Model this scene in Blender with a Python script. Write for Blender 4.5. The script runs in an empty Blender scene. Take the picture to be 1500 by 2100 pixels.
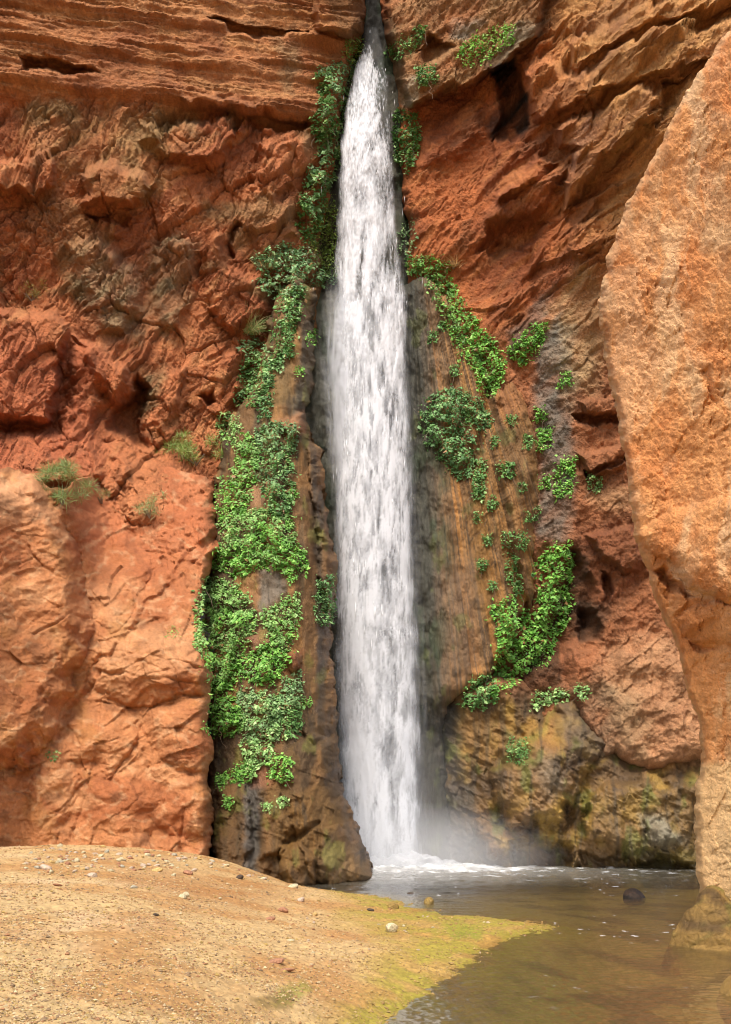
import bpy, math, random
import numpy as np
from mathutils import Vector

random.seed(7)
RS = np.random.RandomState(11)
f32 = np.float32

# ------------------------------------------------------------------ survey frame
# the photograph measured as a level camera 2.5 m above the pool, looking along +Y
F, HZ, CX, CZ = 2100.0, 1660.0, 750.0, 2.5
ALB = 0.80
TINT = np.array([1.0, 1.04, 0.86], f32)


def lin(r, g, b):
    v = np.array([r, g, b], dtype=np.float64) / 255.0
    return np.where(v <= 0.04045, v / 12.92, ((v + 0.055) / 1.055) ** 2.4).astype(f32)


def c(r, g, b):
    v = lin(r, g, b) * f32(ALB)
    return (v * f32(0.86) + v.mean() * f32(0.14)) * TINT


def wpos(px, py, D):
    return (px - CX) / F * D, D, CZ - (py - HZ) / F * D


# ------------------------------------------------------------------ noise
def _hash(ix, iy, seed):
    h = (ix.astype(np.int64) * 374761393 + iy.astype(np.int64) * 668265263 + seed * 974711) & 0xFFFFFFFF
    h = ((h ^ (h >> 13)) * 1274126177) & 0xFFFFFFFF
    h = h ^ (h >> 16)
    h = (h * 2246822519) & 0xFFFFFFFF
    return h ^ (h >> 15)


def _r01(h, k=0):
    h = (h * (2654435761 + 2 * k * 40503) + k * 97531) & 0xFFFFFFFF
    h = h ^ (h >> 15)
    return (h & 0xFFFFFF).astype(f32) / f32(0xFFFFFF)


def perlin(x, y, seed=0):
    x = np.asarray(x, f32); y = np.asarray(y, f32)
    x0 = np.floor(x); y0 = np.floor(y)
    fx = x - x0; fy = y - y0
    ix = x0.astype(np.int64); iy = y0.astype(np.int64)
    u = fx * fx * fx * (fx * (fx * 6 - 15) + 10)
    v = fy * fy * fy * (fy * (fy * 6 - 15) + 10)

    def g(dx, dy):
        a = _r01(_hash(ix + dx, iy + dy, seed)) * f32(2 * math.pi)
        return np.cos(a) * (fx - dx) + np.sin(a) * (fy - dy)
    n0 = g(0, 0) * (1 - u) + g(1, 0) * u
    n1 = g(0, 1) * (1 - u) + g(1, 1) * u
    return (n0 * (1 - v) + n1 * v) * f32(1.5)


def fbm(x, y, octv=5, seed=0, gain=0.5, lac=2.03):
    s = np.zeros(np.shape(x), f32); a = 1.0; t = 0.0
    for i in range(octv):
        s += f32(a) * perlin(x, y, seed + i * 17)
        t += a
        x = x * f32(lac) + f32(3.7); y = y * f32(lac) + f32(1.3); a *= gain
    return s / f32(t) * f32(1.5)


def streaks(x, y, octv=4, seed=0, gain=0.5):
    """long vertical streaks; every column is shifted so that no row lines up"""
    sh = 2.3 * fbm(x * 0.9 + 11, y * 0.15, 2, seed + 201) + 5.0 * perlin(x * 0.31, y * 0.02 + 0.37, seed + 202)
    y = np.asarray(y, f32) + 0.35 * sh
    return fbm(x * f32(0.82) + y * f32(0.57), y * f32(0.82) - x * f32(0.57), octv, seed, gain)


def ridged(x, y, octv=5, seed=0, gain=0.5):
    s = np.zeros(np.shape(x), f32); a = 1.0; t = 0.0
    for i in range(octv):
        s += f32(a) * (1 - np.abs(perlin(x, y, seed + i * 13)) * 2)
        t += a
        x = x * f32(2.07) + f32(5.1); y = y * f32(2.07) + f32(2.9); a *= gain
    return s / f32(t)


def facets(x, y, seed=0, tilt=0.5, off=0.3, curv=0.35, hard=False):
    """broken-rock relief: each cell carries a tilted plane; the front-most one shows (continuous, creased),
    or the nearest one (hard: stepped blocks). returns relief, crack distance, cell value"""
    x = np.asarray(x, f32); y = np.asarray(y, f32)
    ix = np.floor(x).astype(np.int64); iy = np.floor(y).astype(np.int64)
    best = np.full(x.shape, -1e9, f32); f1 = np.full(x.shape, 1e9, f32); f2 = f1.copy(); cid = np.zeros(x.shape, f32)
    for dx in (-1, 0, 1):
        for dy in (-1, 0, 1):
            h = _hash(ix + dx, iy + dy, seed)
            ox = x - (ix + dx + 0.1 + 0.8 * _r01(h, 1)); oy = y - (iy + dy + 0.1 + 0.8 * _r01(h, 2))
            d2 = ox * ox + oy * oy
            pl = (_r01(h, 3) - 0.5) * f32(2 * off) + (_r01(h, 4) - 0.5) * f32(2 * tilt) * ox + (_r01(h, 5) - 0.5) * f32(2 * tilt) * oy
            if not hard:
                val = pl - f32(curv) * d2
                best = np.maximum(best, val)
            near = d2 < f1
            f2 = np.where(near, f1, np.minimum(f2, d2))
            if hard:
                best = np.where(near, pl, best)
            cid = np.where(near, _r01(h, 6), cid)
            f1 = np.where(near, d2, f1)
    return best, np.sqrt(f2) - np.sqrt(f1), cid


def _h2(a, b, seed):
    return _hash(a.astype(np.int64), b.astype(np.int64), seed)


def blocks(x, y, seed=0, tilt=0.5, off=0.5, bias=0.0):
    """jointed rock: beds along x broken into uneven blocks, each with its own set-back and lean"""
    x = np.asarray(x, f32); y = np.asarray(y, f32)
    k = np.floor(y); fy = (y - k).astype(f32)
    # beds of uneven thickness: shift the joint inside each bed
    j = 0.25 + 0.5 * _r01(_h2(k, k * 0, seed), 1)
    up = fy > j
    row = k * 2 + up
    ly = np.where(up, (fy - j) / (1 - j), fy / j)
    xo = x * (0.7 + 0.7 * _r01(_h2(row, row * 0, seed + 1), 2)) + 13 * _r01(_h2(row, row * 0, seed + 2), 3)
    m = np.floor(xo); lx = xo - m
    h = _h2(row, m, seed + 3)
    return ((_r01(h, 1) - 0.5) * f32(2 * off) + (_r01(h, 2) - 0.5) * f32(2 * tilt) * (lx - 0.5) + ((_r01(h, 3) - 0.5) * f32(2 * tilt) - bias) * (ly - 0.5)).astype(f32)


def saw(t, seed):
    """beds that lean out at their lower edge: face sloping back upward, sharp shadowed underside"""
    k = np.floor(t); fr = (t - k).astype(f32)
    a = _r01(_h2(k, k * 0, seed), 1)
    b0 = _r01(_h2(k, k * 0, seed), 2); b1 = _r01(_h2(k + 1, k * 0, seed), 2); a1 = _r01(_h2(k + 1, k * 0, seed), 1)
    lo = 0.5 * b0; hi = 0.5 * b1 + 0.5 + 0.8 * a1
    f = fr / 0.84
    ramp = 0.5 * b0 + (1 - np.minimum(f, 1)) * (0.5 + 0.8 * a)
    return np.where(fr < 0.84, ramp, lo + (hi - lo) * sm(0.84, 1.0, fr)).astype(f32)


def rot(x, y, deg, sx=1.0, sy=1.0):
    a = math.radians(deg); ca, sa = f32(math.cos(a)), f32(math.sin(a))
    return (x * ca + y * sa) * f32(sx), (-x * sa + y * ca) * f32(sy)


def sm(a, b, x):
    t = np.clip((x - a) / (b - a), 0, 1)
    return (t * t * (3 - 2 * t)).astype(f32)


def mix(a, b, t):
    t = np.asarray(t, f32)[..., None]
    return a * (1 - t) + b * t


def strata(t, seed):
    """stepped beds: each bed its own set-back, top edge soft and underside sharp"""
    k = np.floor(t); fr = (t - k).astype(f32)
    a = _r01(_hash(k.astype(np.int64), np.zeros_like(k).astype(np.int64), seed))
    b = _r01(_hash(k.astype(np.int64) + 1, np.zeros_like(k).astype(np.int64), seed))
    return a + (b - a) * sm(0.78, 1.0, fr), a


# ------------------------------------------------------------------ outlines
def sdf(px, py, pts, pad=1e9):
    """signed distance to a polygon in survey pixels, + inside; nearest border point too"""
    shp = px.shape
    P = np.asarray(pts, np.float32)
    x = px.ravel().astype(f32); y = py.ravel().astype(f32)
    out = np.full(x.shape, -min(pad, 1e6), f32); nx = x.copy(); ny = y.copy()
    if pad < 1e8:
        sel = np.where((x > P[:, 0].min() - pad) & (x < P[:, 0].max() + pad) & (y > P[:, 1].min() - pad) & (y < P[:, 1].max() + pad))[0]
    else:
        sel = np.arange(x.size)
    if sel.size == 0:
        return out.reshape(shp), nx.reshape(shp), ny.reshape(shp)
    xs = x[sel]; ys = y[sel]
    best = np.full(xs.shape, 1e12, f32); bx = xs.copy(); by = ys.copy(); ins = np.zeros(xs.shape, bool)
    n = len(P)
    for i in range(n):
        ax, ay = P[i]; ex, ey = P[(i + 1) % n] - P[i]
        L = ex * ex + ey * ey + 1e-9
        t = np.clip(((xs - ax) * ex + (ys - ay) * ey) / L, 0, 1)
        qx = ax + t * ex; qy = ay + t * ey
        d = (xs - qx) ** 2 + (ys - qy) ** 2
        w = d < best
        best = np.where(w, d, best); bx = np.where(w, qx, bx); by = np.where(w, qy, by)
        if abs(ey) > 1e-9:
            cr = ((ay > ys) != (ay + ey > ys)) & (xs < ex * (ys - ay) / ey + ax)
            ins ^= cr
    out[sel] = np.sqrt(best) * np.where(ins, 1, -1); nx[sel] = bx; ny[sel] = by
    if pad < 1e8:
        out = np.maximum(out, -f32(pad))
    return out.reshape(shp), nx.reshape(shp), ny.reshape(shp)


def inside(px, py, pts, soft, warp=None, pad=60):
    if warp is not None:
        px = px + warp[0]; py = py + warp[1]
    return sm(-soft, soft, sdf(px, py, pts, pad + soft)[0])


def plateau(px, py, pts, w, warp=None, pad=60):
    if warp is not None:
        px = px + warp[0]; py = py + warp[1]
    return sm(0, w, sdf(px, py, pts, pad)[0])


def near_line(px, py, pts, w):
    best = np.full(px.shape, 1e12, f32)
    for (ax, ay), (bx, by) in zip(pts[:-1], pts[1:]):
        ex, ey = bx - ax, by - ay
        t = np.clip(((px - ax) * ex + (py - ay) * ey) / (ex * ex + ey * ey), 0, 1)
        best = np.minimum(best, (px - ax - t * ex) ** 2 + (py - ay - t * ey) ** 2)
    return np.exp(-best / f32(w * w)).astype(f32)


# ------------------------------------------------------------------ mesh helpers
COL = bpy.data.collections.new("scene")
bpy.context.scene.collection.children.link(COL)


def mesh_np(name, co, quads=None, tris=None, attrs=None, smooth=True, mat=None):
    me = bpy.data.meshes.new(name)
    co = np.ascontiguousarray(co, f32)
    me.vertices.add(len(co)); me.vertices.foreach_set("co", co.ravel())
    idx = []; start = []; tot = []; pos = 0
    for arr, k in ((quads, 4), (tris, 3)):
        if arr is not None and len(arr):
            idx.append(arr.ravel()); start.append(pos + np.arange(len(arr)) * k); tot.append(np.full(len(arr), k)); pos += arr.size
    idx = np.concatenate(idx).astype(np.int32); start = np.concatenate(start).astype(np.int32); tot = np.concatenate(tot).astype(np.int32)
    me.loops.add(len(idx)); me.loops.foreach_set("vertex_index", idx)
    me.polygons.add(len(start)); me.polygons.foreach_set("loop_start", start); me.polygons.foreach_set("loop_total", tot)
    me.polygons.foreach_set("use_smooth", np.full(len(start), smooth))
    for k, v in (attrs or {}).items():
        v = np.ascontiguousarray(v, f32)
        if v.ndim == 2:
            a = me.attributes.new(k, 'FLOAT_COLOR', 'POINT')
            v4 = np.ones((len(v), 4), f32); v4[:, :3] = np.clip(v, 0, 1)
            a.data.foreach_set("color", v4.ravel())
        else:
            a = me.attributes.new(k, 'FLOAT', 'POINT'); a.data.foreach_set("value", v)
    me.update(calc_edges=True)
    if mat:
        me.materials.append(mat)
    return me


def link(name, me, label=None, cat=None, group=None, kind=None, parent=None):
    o = bpy.data.objects.new(name, me)
    COL.objects.link(o)
    if parent is not None:
        o.parent = parent
    tag(o, label, cat, group, kind)
    return o


def tag(o, label=None, cat=None, group=None, kind=None):
    if label: o["label"] = label
    if cat: o["category"] = cat
    if group: o["group"] = group
    if kind: o["kind"] = kind


def grid_faces(nr, nc, keep=None):
    i = np.arange(nr * nc).reshape(nr, nc)
    q = np.stack([i[:-1, :-1], i[:-1, 1:], i[1:, 1:], i[1:, :-1]], -1).reshape(-1, 4)
    if keep is not None:
        k = keep.ravel()
        q = q[k[q].all(1)]
        used = np.zeros(nr * nc, bool); used[q.ravel()] = True
        remap = np.cumsum(used) - 1
        return remap[q], used
    return q, np.ones(nr * nc, bool)


def axis(lo, hi, a, b, step, coarse):
    """survey axis: fine where the photograph looks, coarse beyond it"""
    parts = []
    if lo < a: parts.append(np.arange(lo, min(a, hi), coarse))
    parts.append(np.arange(max(lo, a), min(hi, b), step))
    if hi > b: parts.append(np.arange(max(b, lo), hi + coarse, coarse))
    return np.concatenate(parts).astype(f32)


# ------------------------------------------------------------------ materials
def new_mat(name):
    m = bpy.data.materials.new(name); m.use_nodes = True
    nt = m.node_tree; nt.nodes.clear()
    return m, nt, nt.nodes, nt.links


def N(nodes, typ, **kw):
    n = nodes.new(typ)
    for k, v in kw.items():
        if k.startswith('i_'):
            n.inputs[k[2:].replace('_', ' ')].default_value = v
        else:
            setattr(n, k, v)
    return n


def rock_mat(name, scale=3.0, bump=0.05, fine=0.02, vary=0.35, stretch=(1, 1, 1), rough=0.92, pits=0.0):
    m, nt, nd, L = new_mat(name)
    out = N(nd, 'ShaderNodeOutputMaterial'); bs = N(nd, 'ShaderNodeBsdfPrincipled')
    L.new(bs.outputs[0], out.inputs[0])
    tc = N(nd, 'ShaderNodeTexCoord'); mp = N(nd, 'ShaderNodeMapping'); mp.inputs['Scale'].default_value = stretch
    L.new(tc.outputs['Object'], mp.inputs[0])
    col = N(nd, 'ShaderNodeAttribute', attribute_name='Col'); wet = N(nd, 'ShaderNodeAttribute', attribute_name='wet')
    n1 = N(nd, 'ShaderNodeTexNoise'); n1.inputs['Scale'].default_value = scale; n1.inputs['Detail'].default_value = 8; n1.inputs['Roughness'].default_value = 0.68
    n2 = N(nd, 'ShaderNodeTexNoise'); n2.inputs['Scale'].default_value = scale * 6; n2.inputs['Detail'].default_value = 6; n2.inputs['Roughness'].default_value = 0.75
    vo = N(nd, 'ShaderNodeTexVoronoi', feature='DISTANCE_TO_EDGE'); vo.inputs['Scale'].default_value = scale * 2.2
    for n in (n1, n2, vo): L.new(mp.outputs[0], n.inputs['Vector'])
    mr = N(nd, 'ShaderNodeMapRange'); mr.inputs['From Min'].default_value = 0.25; mr.inputs['From Max'].default_value = 0.75
    mr.inputs['To Min'].default_value = 1 - vary; mr.inputs['To Max'].default_value = 1 + vary
    L.new(n2.outputs[0], mr.inputs[0])
    mul = N(nd, 'ShaderNodeVectorMath', operation='SCALE')
    L.new(col.outputs['Color'], mul.inputs[0]); L.new(mr.outputs[0], mul.inputs['Scale'])
    L.new(mul.outputs[0], bs.inputs['Base Color'])
    rr = N(nd, 'ShaderNodeMapRange'); rr.inputs['To Min'].default_value = rough; rr.inputs['To Max'].default_value = 0.42
    L.new(wet.outputs['Fac'], rr.inputs[0]); L.new(rr.outputs[0], bs.inputs['Roughness'])
    bs.inputs['Specular IOR Level'].default_value = 0.35
    b1 = N(nd, 'ShaderNodeBump'); b1.inputs['Strength'].default_value = 1.0; b1.inputs['Distance'].default_value = bump
    b2 = N(nd, 'ShaderNodeBump'); b2.inputs['Strength'].default_value = 1.0; b2.inputs['Distance'].default_value = fine
    L.new(n1.outputs[0], b1.inputs['Height']); L.new(n2.outputs[0], b2.inputs['Height']); L.new(b1.outputs[0], b2.inputs['Normal'])
    last = b2
    if pits:
        b3 = N(nd, 'ShaderNodeBump'); b3.inputs['Strength'].default_value = 1.0; b3.inputs['Distance'].default_value = pits
        mm = N(nd, 'ShaderNodeMath', operation='MINIMUM'); mm.inputs[1].default_value = 0.2
        L.new(vo.outputs['Distance'], mm.inputs[0])
        L.new(mm.outputs[0], b3.inputs['Height']); L.new(b2.outputs[0], b3.inputs['Normal']); last = b3
    L.new(last.outputs[0], bs.inputs['Normal'])
    return m


M_rock = rock_mat('weathered_red_rock', 2.2, 0.16, 0.07, 0.34, pits=0.08)
M_bed = rock_mat('bedded_red_rock', 2.2, 0.06, 0.03, 0.28, (0.5, 1, 1.6))
M_smooth = rock_mat('smooth_sandstone', 2.0, 0.09, 0.04, 0.22)
M_drip = rock_mat('dripstone', 4.0, 0.09, 0.05, 0.34, (1.6, 1.6, 0.45))
M_pit = rock_mat('pitted_sandstone', 3.5, 0.07, 0.06, 0.20, pits=0.05)

# ------------------------------------------------------------------ rock sheets
SHEETS = []


def warpf(px, py, amp, size, seed):
    return (fbm(px / size, py / size, 4, seed) * f32(amp), fbm(px / size, py / size, 4, seed + 50) * f32(amp))


def sheet(name, pts, depth, relief, colour, mat, roll=2.0, rollw=40.0, warp=6.0, wsize=40.0, step=2.0, seed=1, rim=0.3, rimw=14, label=None, cat=None, kind=None):
    P = np.asarray(pts, f32)
    mgn = step * 6
    xs = axis(P[:, 0].min() - mgn, P[:, 0].max() + mgn, -30, 1530, step, 9)
    ys = axis(P[:, 1].min() - mgn, P[:, 1].max() + mgn, -30, 2130, step, 9)
    px, py = np.meshgrid(xs, ys)
    w = warpf(px, py, warp, wsize, seed)
    s, nx, ny = sdf(px + w[0], py + w[1], pts)
    D = depth(px, py).astype(f32)
    t = np.clip(1 - s / f32(rollw), 0, 1)
    ti = np.clip(t, 0, 0.999)
    D = D + (roll(px, py) if callable(roll) else f32(roll)) * (1 - np.sqrt(1 - ti * ti)) * (t > 0)
    o = s < 0
    dx = nx - (px + w[0]); dy = ny - (py + w[1])
    gx = np.where(o, px + dx, px); gy = np.where(o, py + dy, py)
    D = np.where(o, D + (-s) * f32(0.30), D)
    dref = float(np.median(D[s > 0]))
    U = (px - CX) / F * f32(dref); V = CZ - (py - HZ) / F * f32(dref)
    R = relief(U, V, px, py, D)
    colr, wet = colour(U, V, px, py, R)
    R = R * (rim + (1 - rim) * sm(0, rimw, s))
    X = (gx - CX) / F * D; Z = CZ - (gy - HZ) / F * D
    Y = D - R * np.where(o, np.clip(1 + s / f32(mgn), 0, 1), 1)
    keep = s > -mgn + 1
    q, used = grid_faces(len(ys), len(xs), keep)
    co = np.stack([X, Y, Z], -1).reshape(-1, 3)[used]
    me = mesh_np(name, co, quads=q, attrs={'Col': colr.reshape(-1, 3)[used], 'wet': wet.ravel()[used]}, mat=mat)
    SHEETS.append(co)
    return link(name, me, label, cat, None, kind)


# ---- back wall of the chute, dark wet rock behind the fall
def d_back(px, py):
    return 47.6 + 0.5 * fbm(px / 90, py / 200, 3, 5)


def r_back(U, V, px, py, D):
    x, y = rot(U, V, 0, 0.8, 0.25)
    f, ck, _ = facets(x, y, 3, 0.4, 0.3)
    return f * 0.5 + 0.25 * ridged(U * 1.4, V * 0.25, 5, 9) + 0.15 * fbm(U * 3, V * 2, 4, 2)


def c_back(U, V, px, py, R):
    n = fbm(U * 1.2, V * 0.35, 5, 31)
    col = mix(c(62, 57, 50), c(108, 102, 92), sm(-0.4, 0.6, n))
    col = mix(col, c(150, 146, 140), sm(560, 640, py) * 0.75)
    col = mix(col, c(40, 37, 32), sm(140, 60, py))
    col = mix(col, c(48, 66, 34), sm(0.0, 0.5, fbm(U * 0.8, V * 0.5, 4, 44)) * 0.8)
    return col, np.full(px.shape, 0.8, f32)


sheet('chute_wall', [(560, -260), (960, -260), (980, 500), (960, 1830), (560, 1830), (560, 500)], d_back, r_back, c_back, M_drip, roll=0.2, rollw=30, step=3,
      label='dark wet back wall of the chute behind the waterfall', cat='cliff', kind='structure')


# ---- left cliff
A_band = [(-400, 150), (45, 202), (160, 212), (250, 208), (330, 226), (400, 236), (450, 236), (520, 262), (600, 266), (690, 280), (900, 300), (900, -400), (-400, -400)]


def band_edge(px, py):
    return np.interp(px, [-400, 45, 160, 250, 330, 400, 460, 520, 600, 690, 900], [150, 202, 212, 206, 222, 236, 228, 262, 266, 276, 300]).astype(f32)


def d_left(px, py):
    w = warpf(px, py, 10, 45, 71)
    D = np.interp(px, [-400, -60, 150, 300, 450, 600, 700, 800], [37, 40.4, 41.6, 42.6, 43.6, 45.0, 46, 47]).astype(f32)
    D = D + 1.0 * sm(0, 1, (py - 300) / 400) - 0.9 * sm(700, 1050, py)
    be = band_edge(px, py) + w[1] * 0.6
    D = D - 0.25 * sm(14, -30, py - be)
    D = D + 0.12 * np.exp(-((py - be - 45) / 40) ** 2).astype(f32)

    def P(pts, h, ww, pad=60):
        nonlocal D
        D = D - h * plateau(px, py, pts, ww, w, pad)

    def H(pts, h, ww, pad=60):
        nonlocal D
        D = D + h * plateau(px, py, pts, ww, w, pad)
    # bedding notches in the upper band
    H([(45, 118), (130, 128), (190, 145), (215, 152), (160, 172), (100, 160), (45, 170)], 0.9, 16)
    H([(420, 40), (640, 75), (640, 92), (560, 90), (470, 78)], 0.6, 10)
    H([(500, 240), (640, 246), (650, 278), (560, 284), (510, 268)], 0.8, 14)
    P([(640, -300), (756, -300), (753, 72), (720, 92), (690, 78), (640, 66)], 1.3, 16)
    P([(365, 210), (450, 200), (520, 218), (545, 236), (500, 246), (440, 236), (390, 228)], 0.6, 14)
    # mid-height broken blocks
    P([(160, 345), (215, 322), (300, 352), (330, 384), (296, 414), (272, 438), (225, 426), (165, 418)], 1.2, 22)
    H([(168, 424), (225, 432), (272, 442), (256, 476), (215, 462), (175, 440)], 0.5, 10)
    P([(45, 318), (105, 322), (120, 350), (95, 395), (60, 400), (-60, 380), (-60, 310)], 0.9, 16)
    P([(290, 250), (400, 232), (480, 240), (512, 270), (470, 330), (420, 350), (330, 330), (280, 290)], 0.9, 30)
    P([(520, 290), (640, 275), (650, 320), (610, 390), (560, 420), (530, 380)], 0.8, 26)
    H([(466, 478), (492, 458), (506, 470), (482, 500), (486, 536), (462, 520)], 0.8, 14)
    P([(500, 370), (540, 350), (600, 420), (620, 480), (560, 530), (520, 540), (505, 470)], 0.6, 24)
    P([(430, 470), (462, 480), (470, 540), (500, 560), (560, 570), (560, 640), (480, 700), (420, 640), (420, 540)], 0.8, 22)
    P([(130, 500), (200, 470), (290, 560), (300, 640), (260, 700), (200, 690), (160, 600)], 0.7, 30)
    P([(315, 500), (400, 470), (410, 600), (360, 700), (310, 660)], 0.5, 26)
    # left blocks
    P([(-260, 622), (70, 630), (120, 640), (152, 662), (156, 700), (132, 748), (126, 800), (118, 868), (100, 884), (60, 872), (-260, 858)], 1.7, 26)
    P([(-260, 850), (60, 872), (120, 880), (150, 700), (200, 716), (222, 762), (214, 832), (196, 880), (222, 940), (220, 1000), (150, 1005), (-260, 990)], 1.0, 26)
    P([(150, 690), (185, 690), (215, 712), (270, 760), (275, 800), (230, 830), (200, 800)], 1.1, 20)
    H([(215, 830), (268, 800), (282, 756), (312, 800), (300, 872), (330, 930), (290, 926), (222, 890)], 1.9, 22)
    P([(335, 740), (392, 760), (372, 840), (330, 905), (310, 860), (318, 800)], 0.5, 16)
    H([(400, 812), (432, 800), (450, 818), (426, 834)], 0.9, 8)
    P([(452, 740), (500, 720), (502, 800), (470, 860), (430, 850), (440, 800)], 0.7, 20)
    P([(215, 900), (300, 930), (420, 960), (450, 1010), (440, 1120), (220, 1100), (215, 1000)], 0.9, 50)
    # sloping gully of red debris under the blocks
    D = D - 2.6 * sm(860, 1100, py) * sm(500, 300, px)
    return D


def r_left(U, V, px, py, D):
    be = band_edge(px, py)
    band = sm(12, -20, py - be + 8 * fbm(px / 40, py / 40, 3, 8))
    # beds dip gently to the right
    b = V + U * 0.13 + 0.16 * fbm(U * 0.15, V * 0.4, 3, 40) + 0.04 * fbm(U * 0.9, V * 1.8, 3, 43)
    nb = sm(-0.35, 0.35, fbm(U * 0.16, V * 0.6, 3, 77)); nb2 = sm(-0.3, 0.3, fbm(U * 0.25, V * 1.3, 3, 78))
    rb = 0.20 * saw(b * 0.62, 4) + 0.17 * saw(b * 1.9, 5) * (0.15 + 0.85 * nb) + 0.10 * saw(b * 4.2, 6) * nb2 + 0.06 * saw(b * 9, 7) * nb
    rb = rb + 0.10 * blocks(U * 0.5, b * 3, 9, 0.4, 0.6) * nb2 + 0.20 * fbm(U * 0.4, V * 0.9, 5, 12) + 0.05 * fbm(U * 3, V * 7, 4, 13)
    wx = 0.5 * fbm(U * 0.35, V * 0.35, 4, 3) + 0.015 * fbm(U * 3, V * 3, 3, 5); wy = 0.5 * fbm(U * 0.35, V * 0.35, 4, 4) + 0.015 * fbm(U * 3, V * 3, 3, 6)
    x, y = rot(U + wx, V + wy, 44)
    x2, y2 = rot(U + wx * 0.7, V + wy * 0.7, 62)
    f1, k1, _ = facets(x * 0.33, y * 0.6, 21, 0.9, 0.35, hard=True)
    f2, k2, _ = facets(x2 * 1.0 + 3, y2 * 1.7, 22, 0.9, 0.35, hard=True)
    hd = sm(-0.3, 0.3, fbm(U * 0.25, V * 0.25, 3, 61)); hd2 = sm(-0.25, 0.25, fbm(U * 0.5 + 4, V * 0.5, 3, 62))
    rm = 0.52 * f1 + 0.24 * fbm(x * 0.30, y * 0.5, 4, 90, 0.45) + 0.24 * f2 * (0.4 + 0.6 * hd)
    rm = rm + 0.20 * blocks(x * 0.6, y * 1.2, 23, 0.8, 0.5, 0.4) * (0.3 + 0.7 * hd) + 0.13 * blocks(x2 * 1.6, y2 * 3.2, 24, 0.9, 0.5, 0.4) * (0.3 + 0.7 * hd2)
    rm = rm - 0.16 * np.exp(-(k1 / 0.03) ** 2) - 0.10 * np.exp(-(k2 / 0.05) ** 2) * hd
    rm = rm + 0.075 * blocks(x * 4.2, y * 8, 25, 0.9, 0.6, 0.4) * hd + 0.03 * fbm(U * 6, V * 6, 4, 92, 0.6) + 0.03 * ridged(x * 0.9, y * 2.6, 5, 91) * (1 - hd * 0.5)
    f5, k5, c5 = facets(U * 2.4 + 0.3 * fbm(U, V, 3, 33), V * 2.6, 27, 1.0, 0.5, hard=True)
    low = sm(880, 1000, py) * 0.9
    rm = rm * (1 - 0.4 * low) + low * (0.16 * f5 + 0.10 * facets(U * 3.2, V * 3.6, 34, 1.0, 0.5, 0.5)[0])
    return rb * band + rm * (1 - band)


def c_left(U, V, px, py, R):
    w = warpf(px, py, 14, 40, 171)
    be = band_edge(px, py)
    band = sm(12, -20, py - be + 8 * fbm(px / 40, py / 40, 3, 8))
    n1 = fbm(U * 0.35, V * 0.35, 5, 101); n2 = fbm(U * 1.6, V * 1.6, 5, 102)
    x, y = rot(U, V, 42, 0.5, 1.6)
    n3 = fbm(x, y, 5, 103)
    col = mix(c(178, 92, 54), c(158, 76, 42), sm(-0.3, 0.4, n1))
    col = mix(col, c(196, 116, 74), sm(0.1, 0.7, n3) * 0.7)
    col = mix(col, c(136, 98, 70), sm(0.05, 0.45, fbm(U * 0.3 + 9, V * 0.4, 4, 104)) * 0.7 * sm(720, 640, py))
    # grey-brown weathering
    for pts, cc, a in (
        ([(45, 200), (180, 215), (330, 225), (430, 290), (330, 330), (340, 400), (230, 420), (150, 360), (45, 300)], (150, 104, 66), 0.5),
        ([(130, 500), (200, 480), (290, 560), (300, 640), (290, 705), (230, 715), (180, 660), (150, 590)], (134, 112, 94), 0.6),
        ([(310, 500), (360, 470), (400, 500), (395, 600), (350, 700), (310, 660)], (132, 102, 82), 0.8),
        ([(45, 380), (150, 400), (240, 470), (200, 540), (120, 520), (45, 460)], (150, 96, 64), 0.6),
        ([(280, 760), (330, 750), (325, 800), (300, 860), (285, 850), (295, 800)], (110, 92, 70), 0.8),
        ([(480, 420), (620, 380), (625, 480), (540, 540), (500, 520)], (150, 92, 60), 0.6),
    ):
        k = inside(px, py, pts, 22, w)
        col = mix(col, c(*cc), k * a * (0.55 + 0.6 * sm(-0.3, 0.4, n3)))
    col = mix(col, c(186, 104, 72), plateau(px, py, [(170, 426), (225, 434), (272, 444), (254, 476), (215, 462)], 8, w) * 0.8)
    col = mix(col, c(172, 78, 48), sm(620, 760, py) * sm(280, 160, px) * 0.7)
    col = mix(col, c(188, 106, 68), sm(930, 1080, py) * 0.75)
    b = V + U * 0.14 + 0.25 * fbm(U * 0.18, V * 0.3, 3, 40)
    col = col * np.array([1.28, 1.50, 1.36], f32)
    _, l1 = strata(b * 2.6, 5); _, l2 = strata(b * 7.0, 6)
    cb = mix(c(178, 98, 56), c(200, 126, 78), l1 * 0.8)
    cb = mix(cb, c(152, 84, 50), sm(0.6, 1.0, l2) * 0.6)
    cb = mix(cb, c(150, 74, 40), sm(-0.1, 0.4, n1) * 0.6)
    cb = mix(cb, c(150, 118, 92), inside(px, py, [(560, 85), (620, 110), (610, 200), (580, 190), (575, 130)], 14, w) * 0.5)
    cb = mix(cb, c(96, 62, 40), inside(px, py, [(400, 40), (640, 62), (560, 78), (480, 70)], 8, w) * 0.5)
    col = mix(col, cb * np.array([1.08, 1.22, 1.12], f32), band)
    col = mix(col, c(120, 80, 40), inside(px, py, [(640, -60), (752, -60), (750, 90), (700, 90), (690, 60)], 10) * 0.7)
    col = mix(col, c(80, 50, 34), sm(0.35, 0.8, fbm(U * 2.2, V * 1.2, 4, 109)) * 0.35)
    return col * (1 + 0.22 * n2 + 0.22 * fbm(U * 7, V * 7, 3, 107))[..., None], np.zeros(px.shape, f32)


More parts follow.
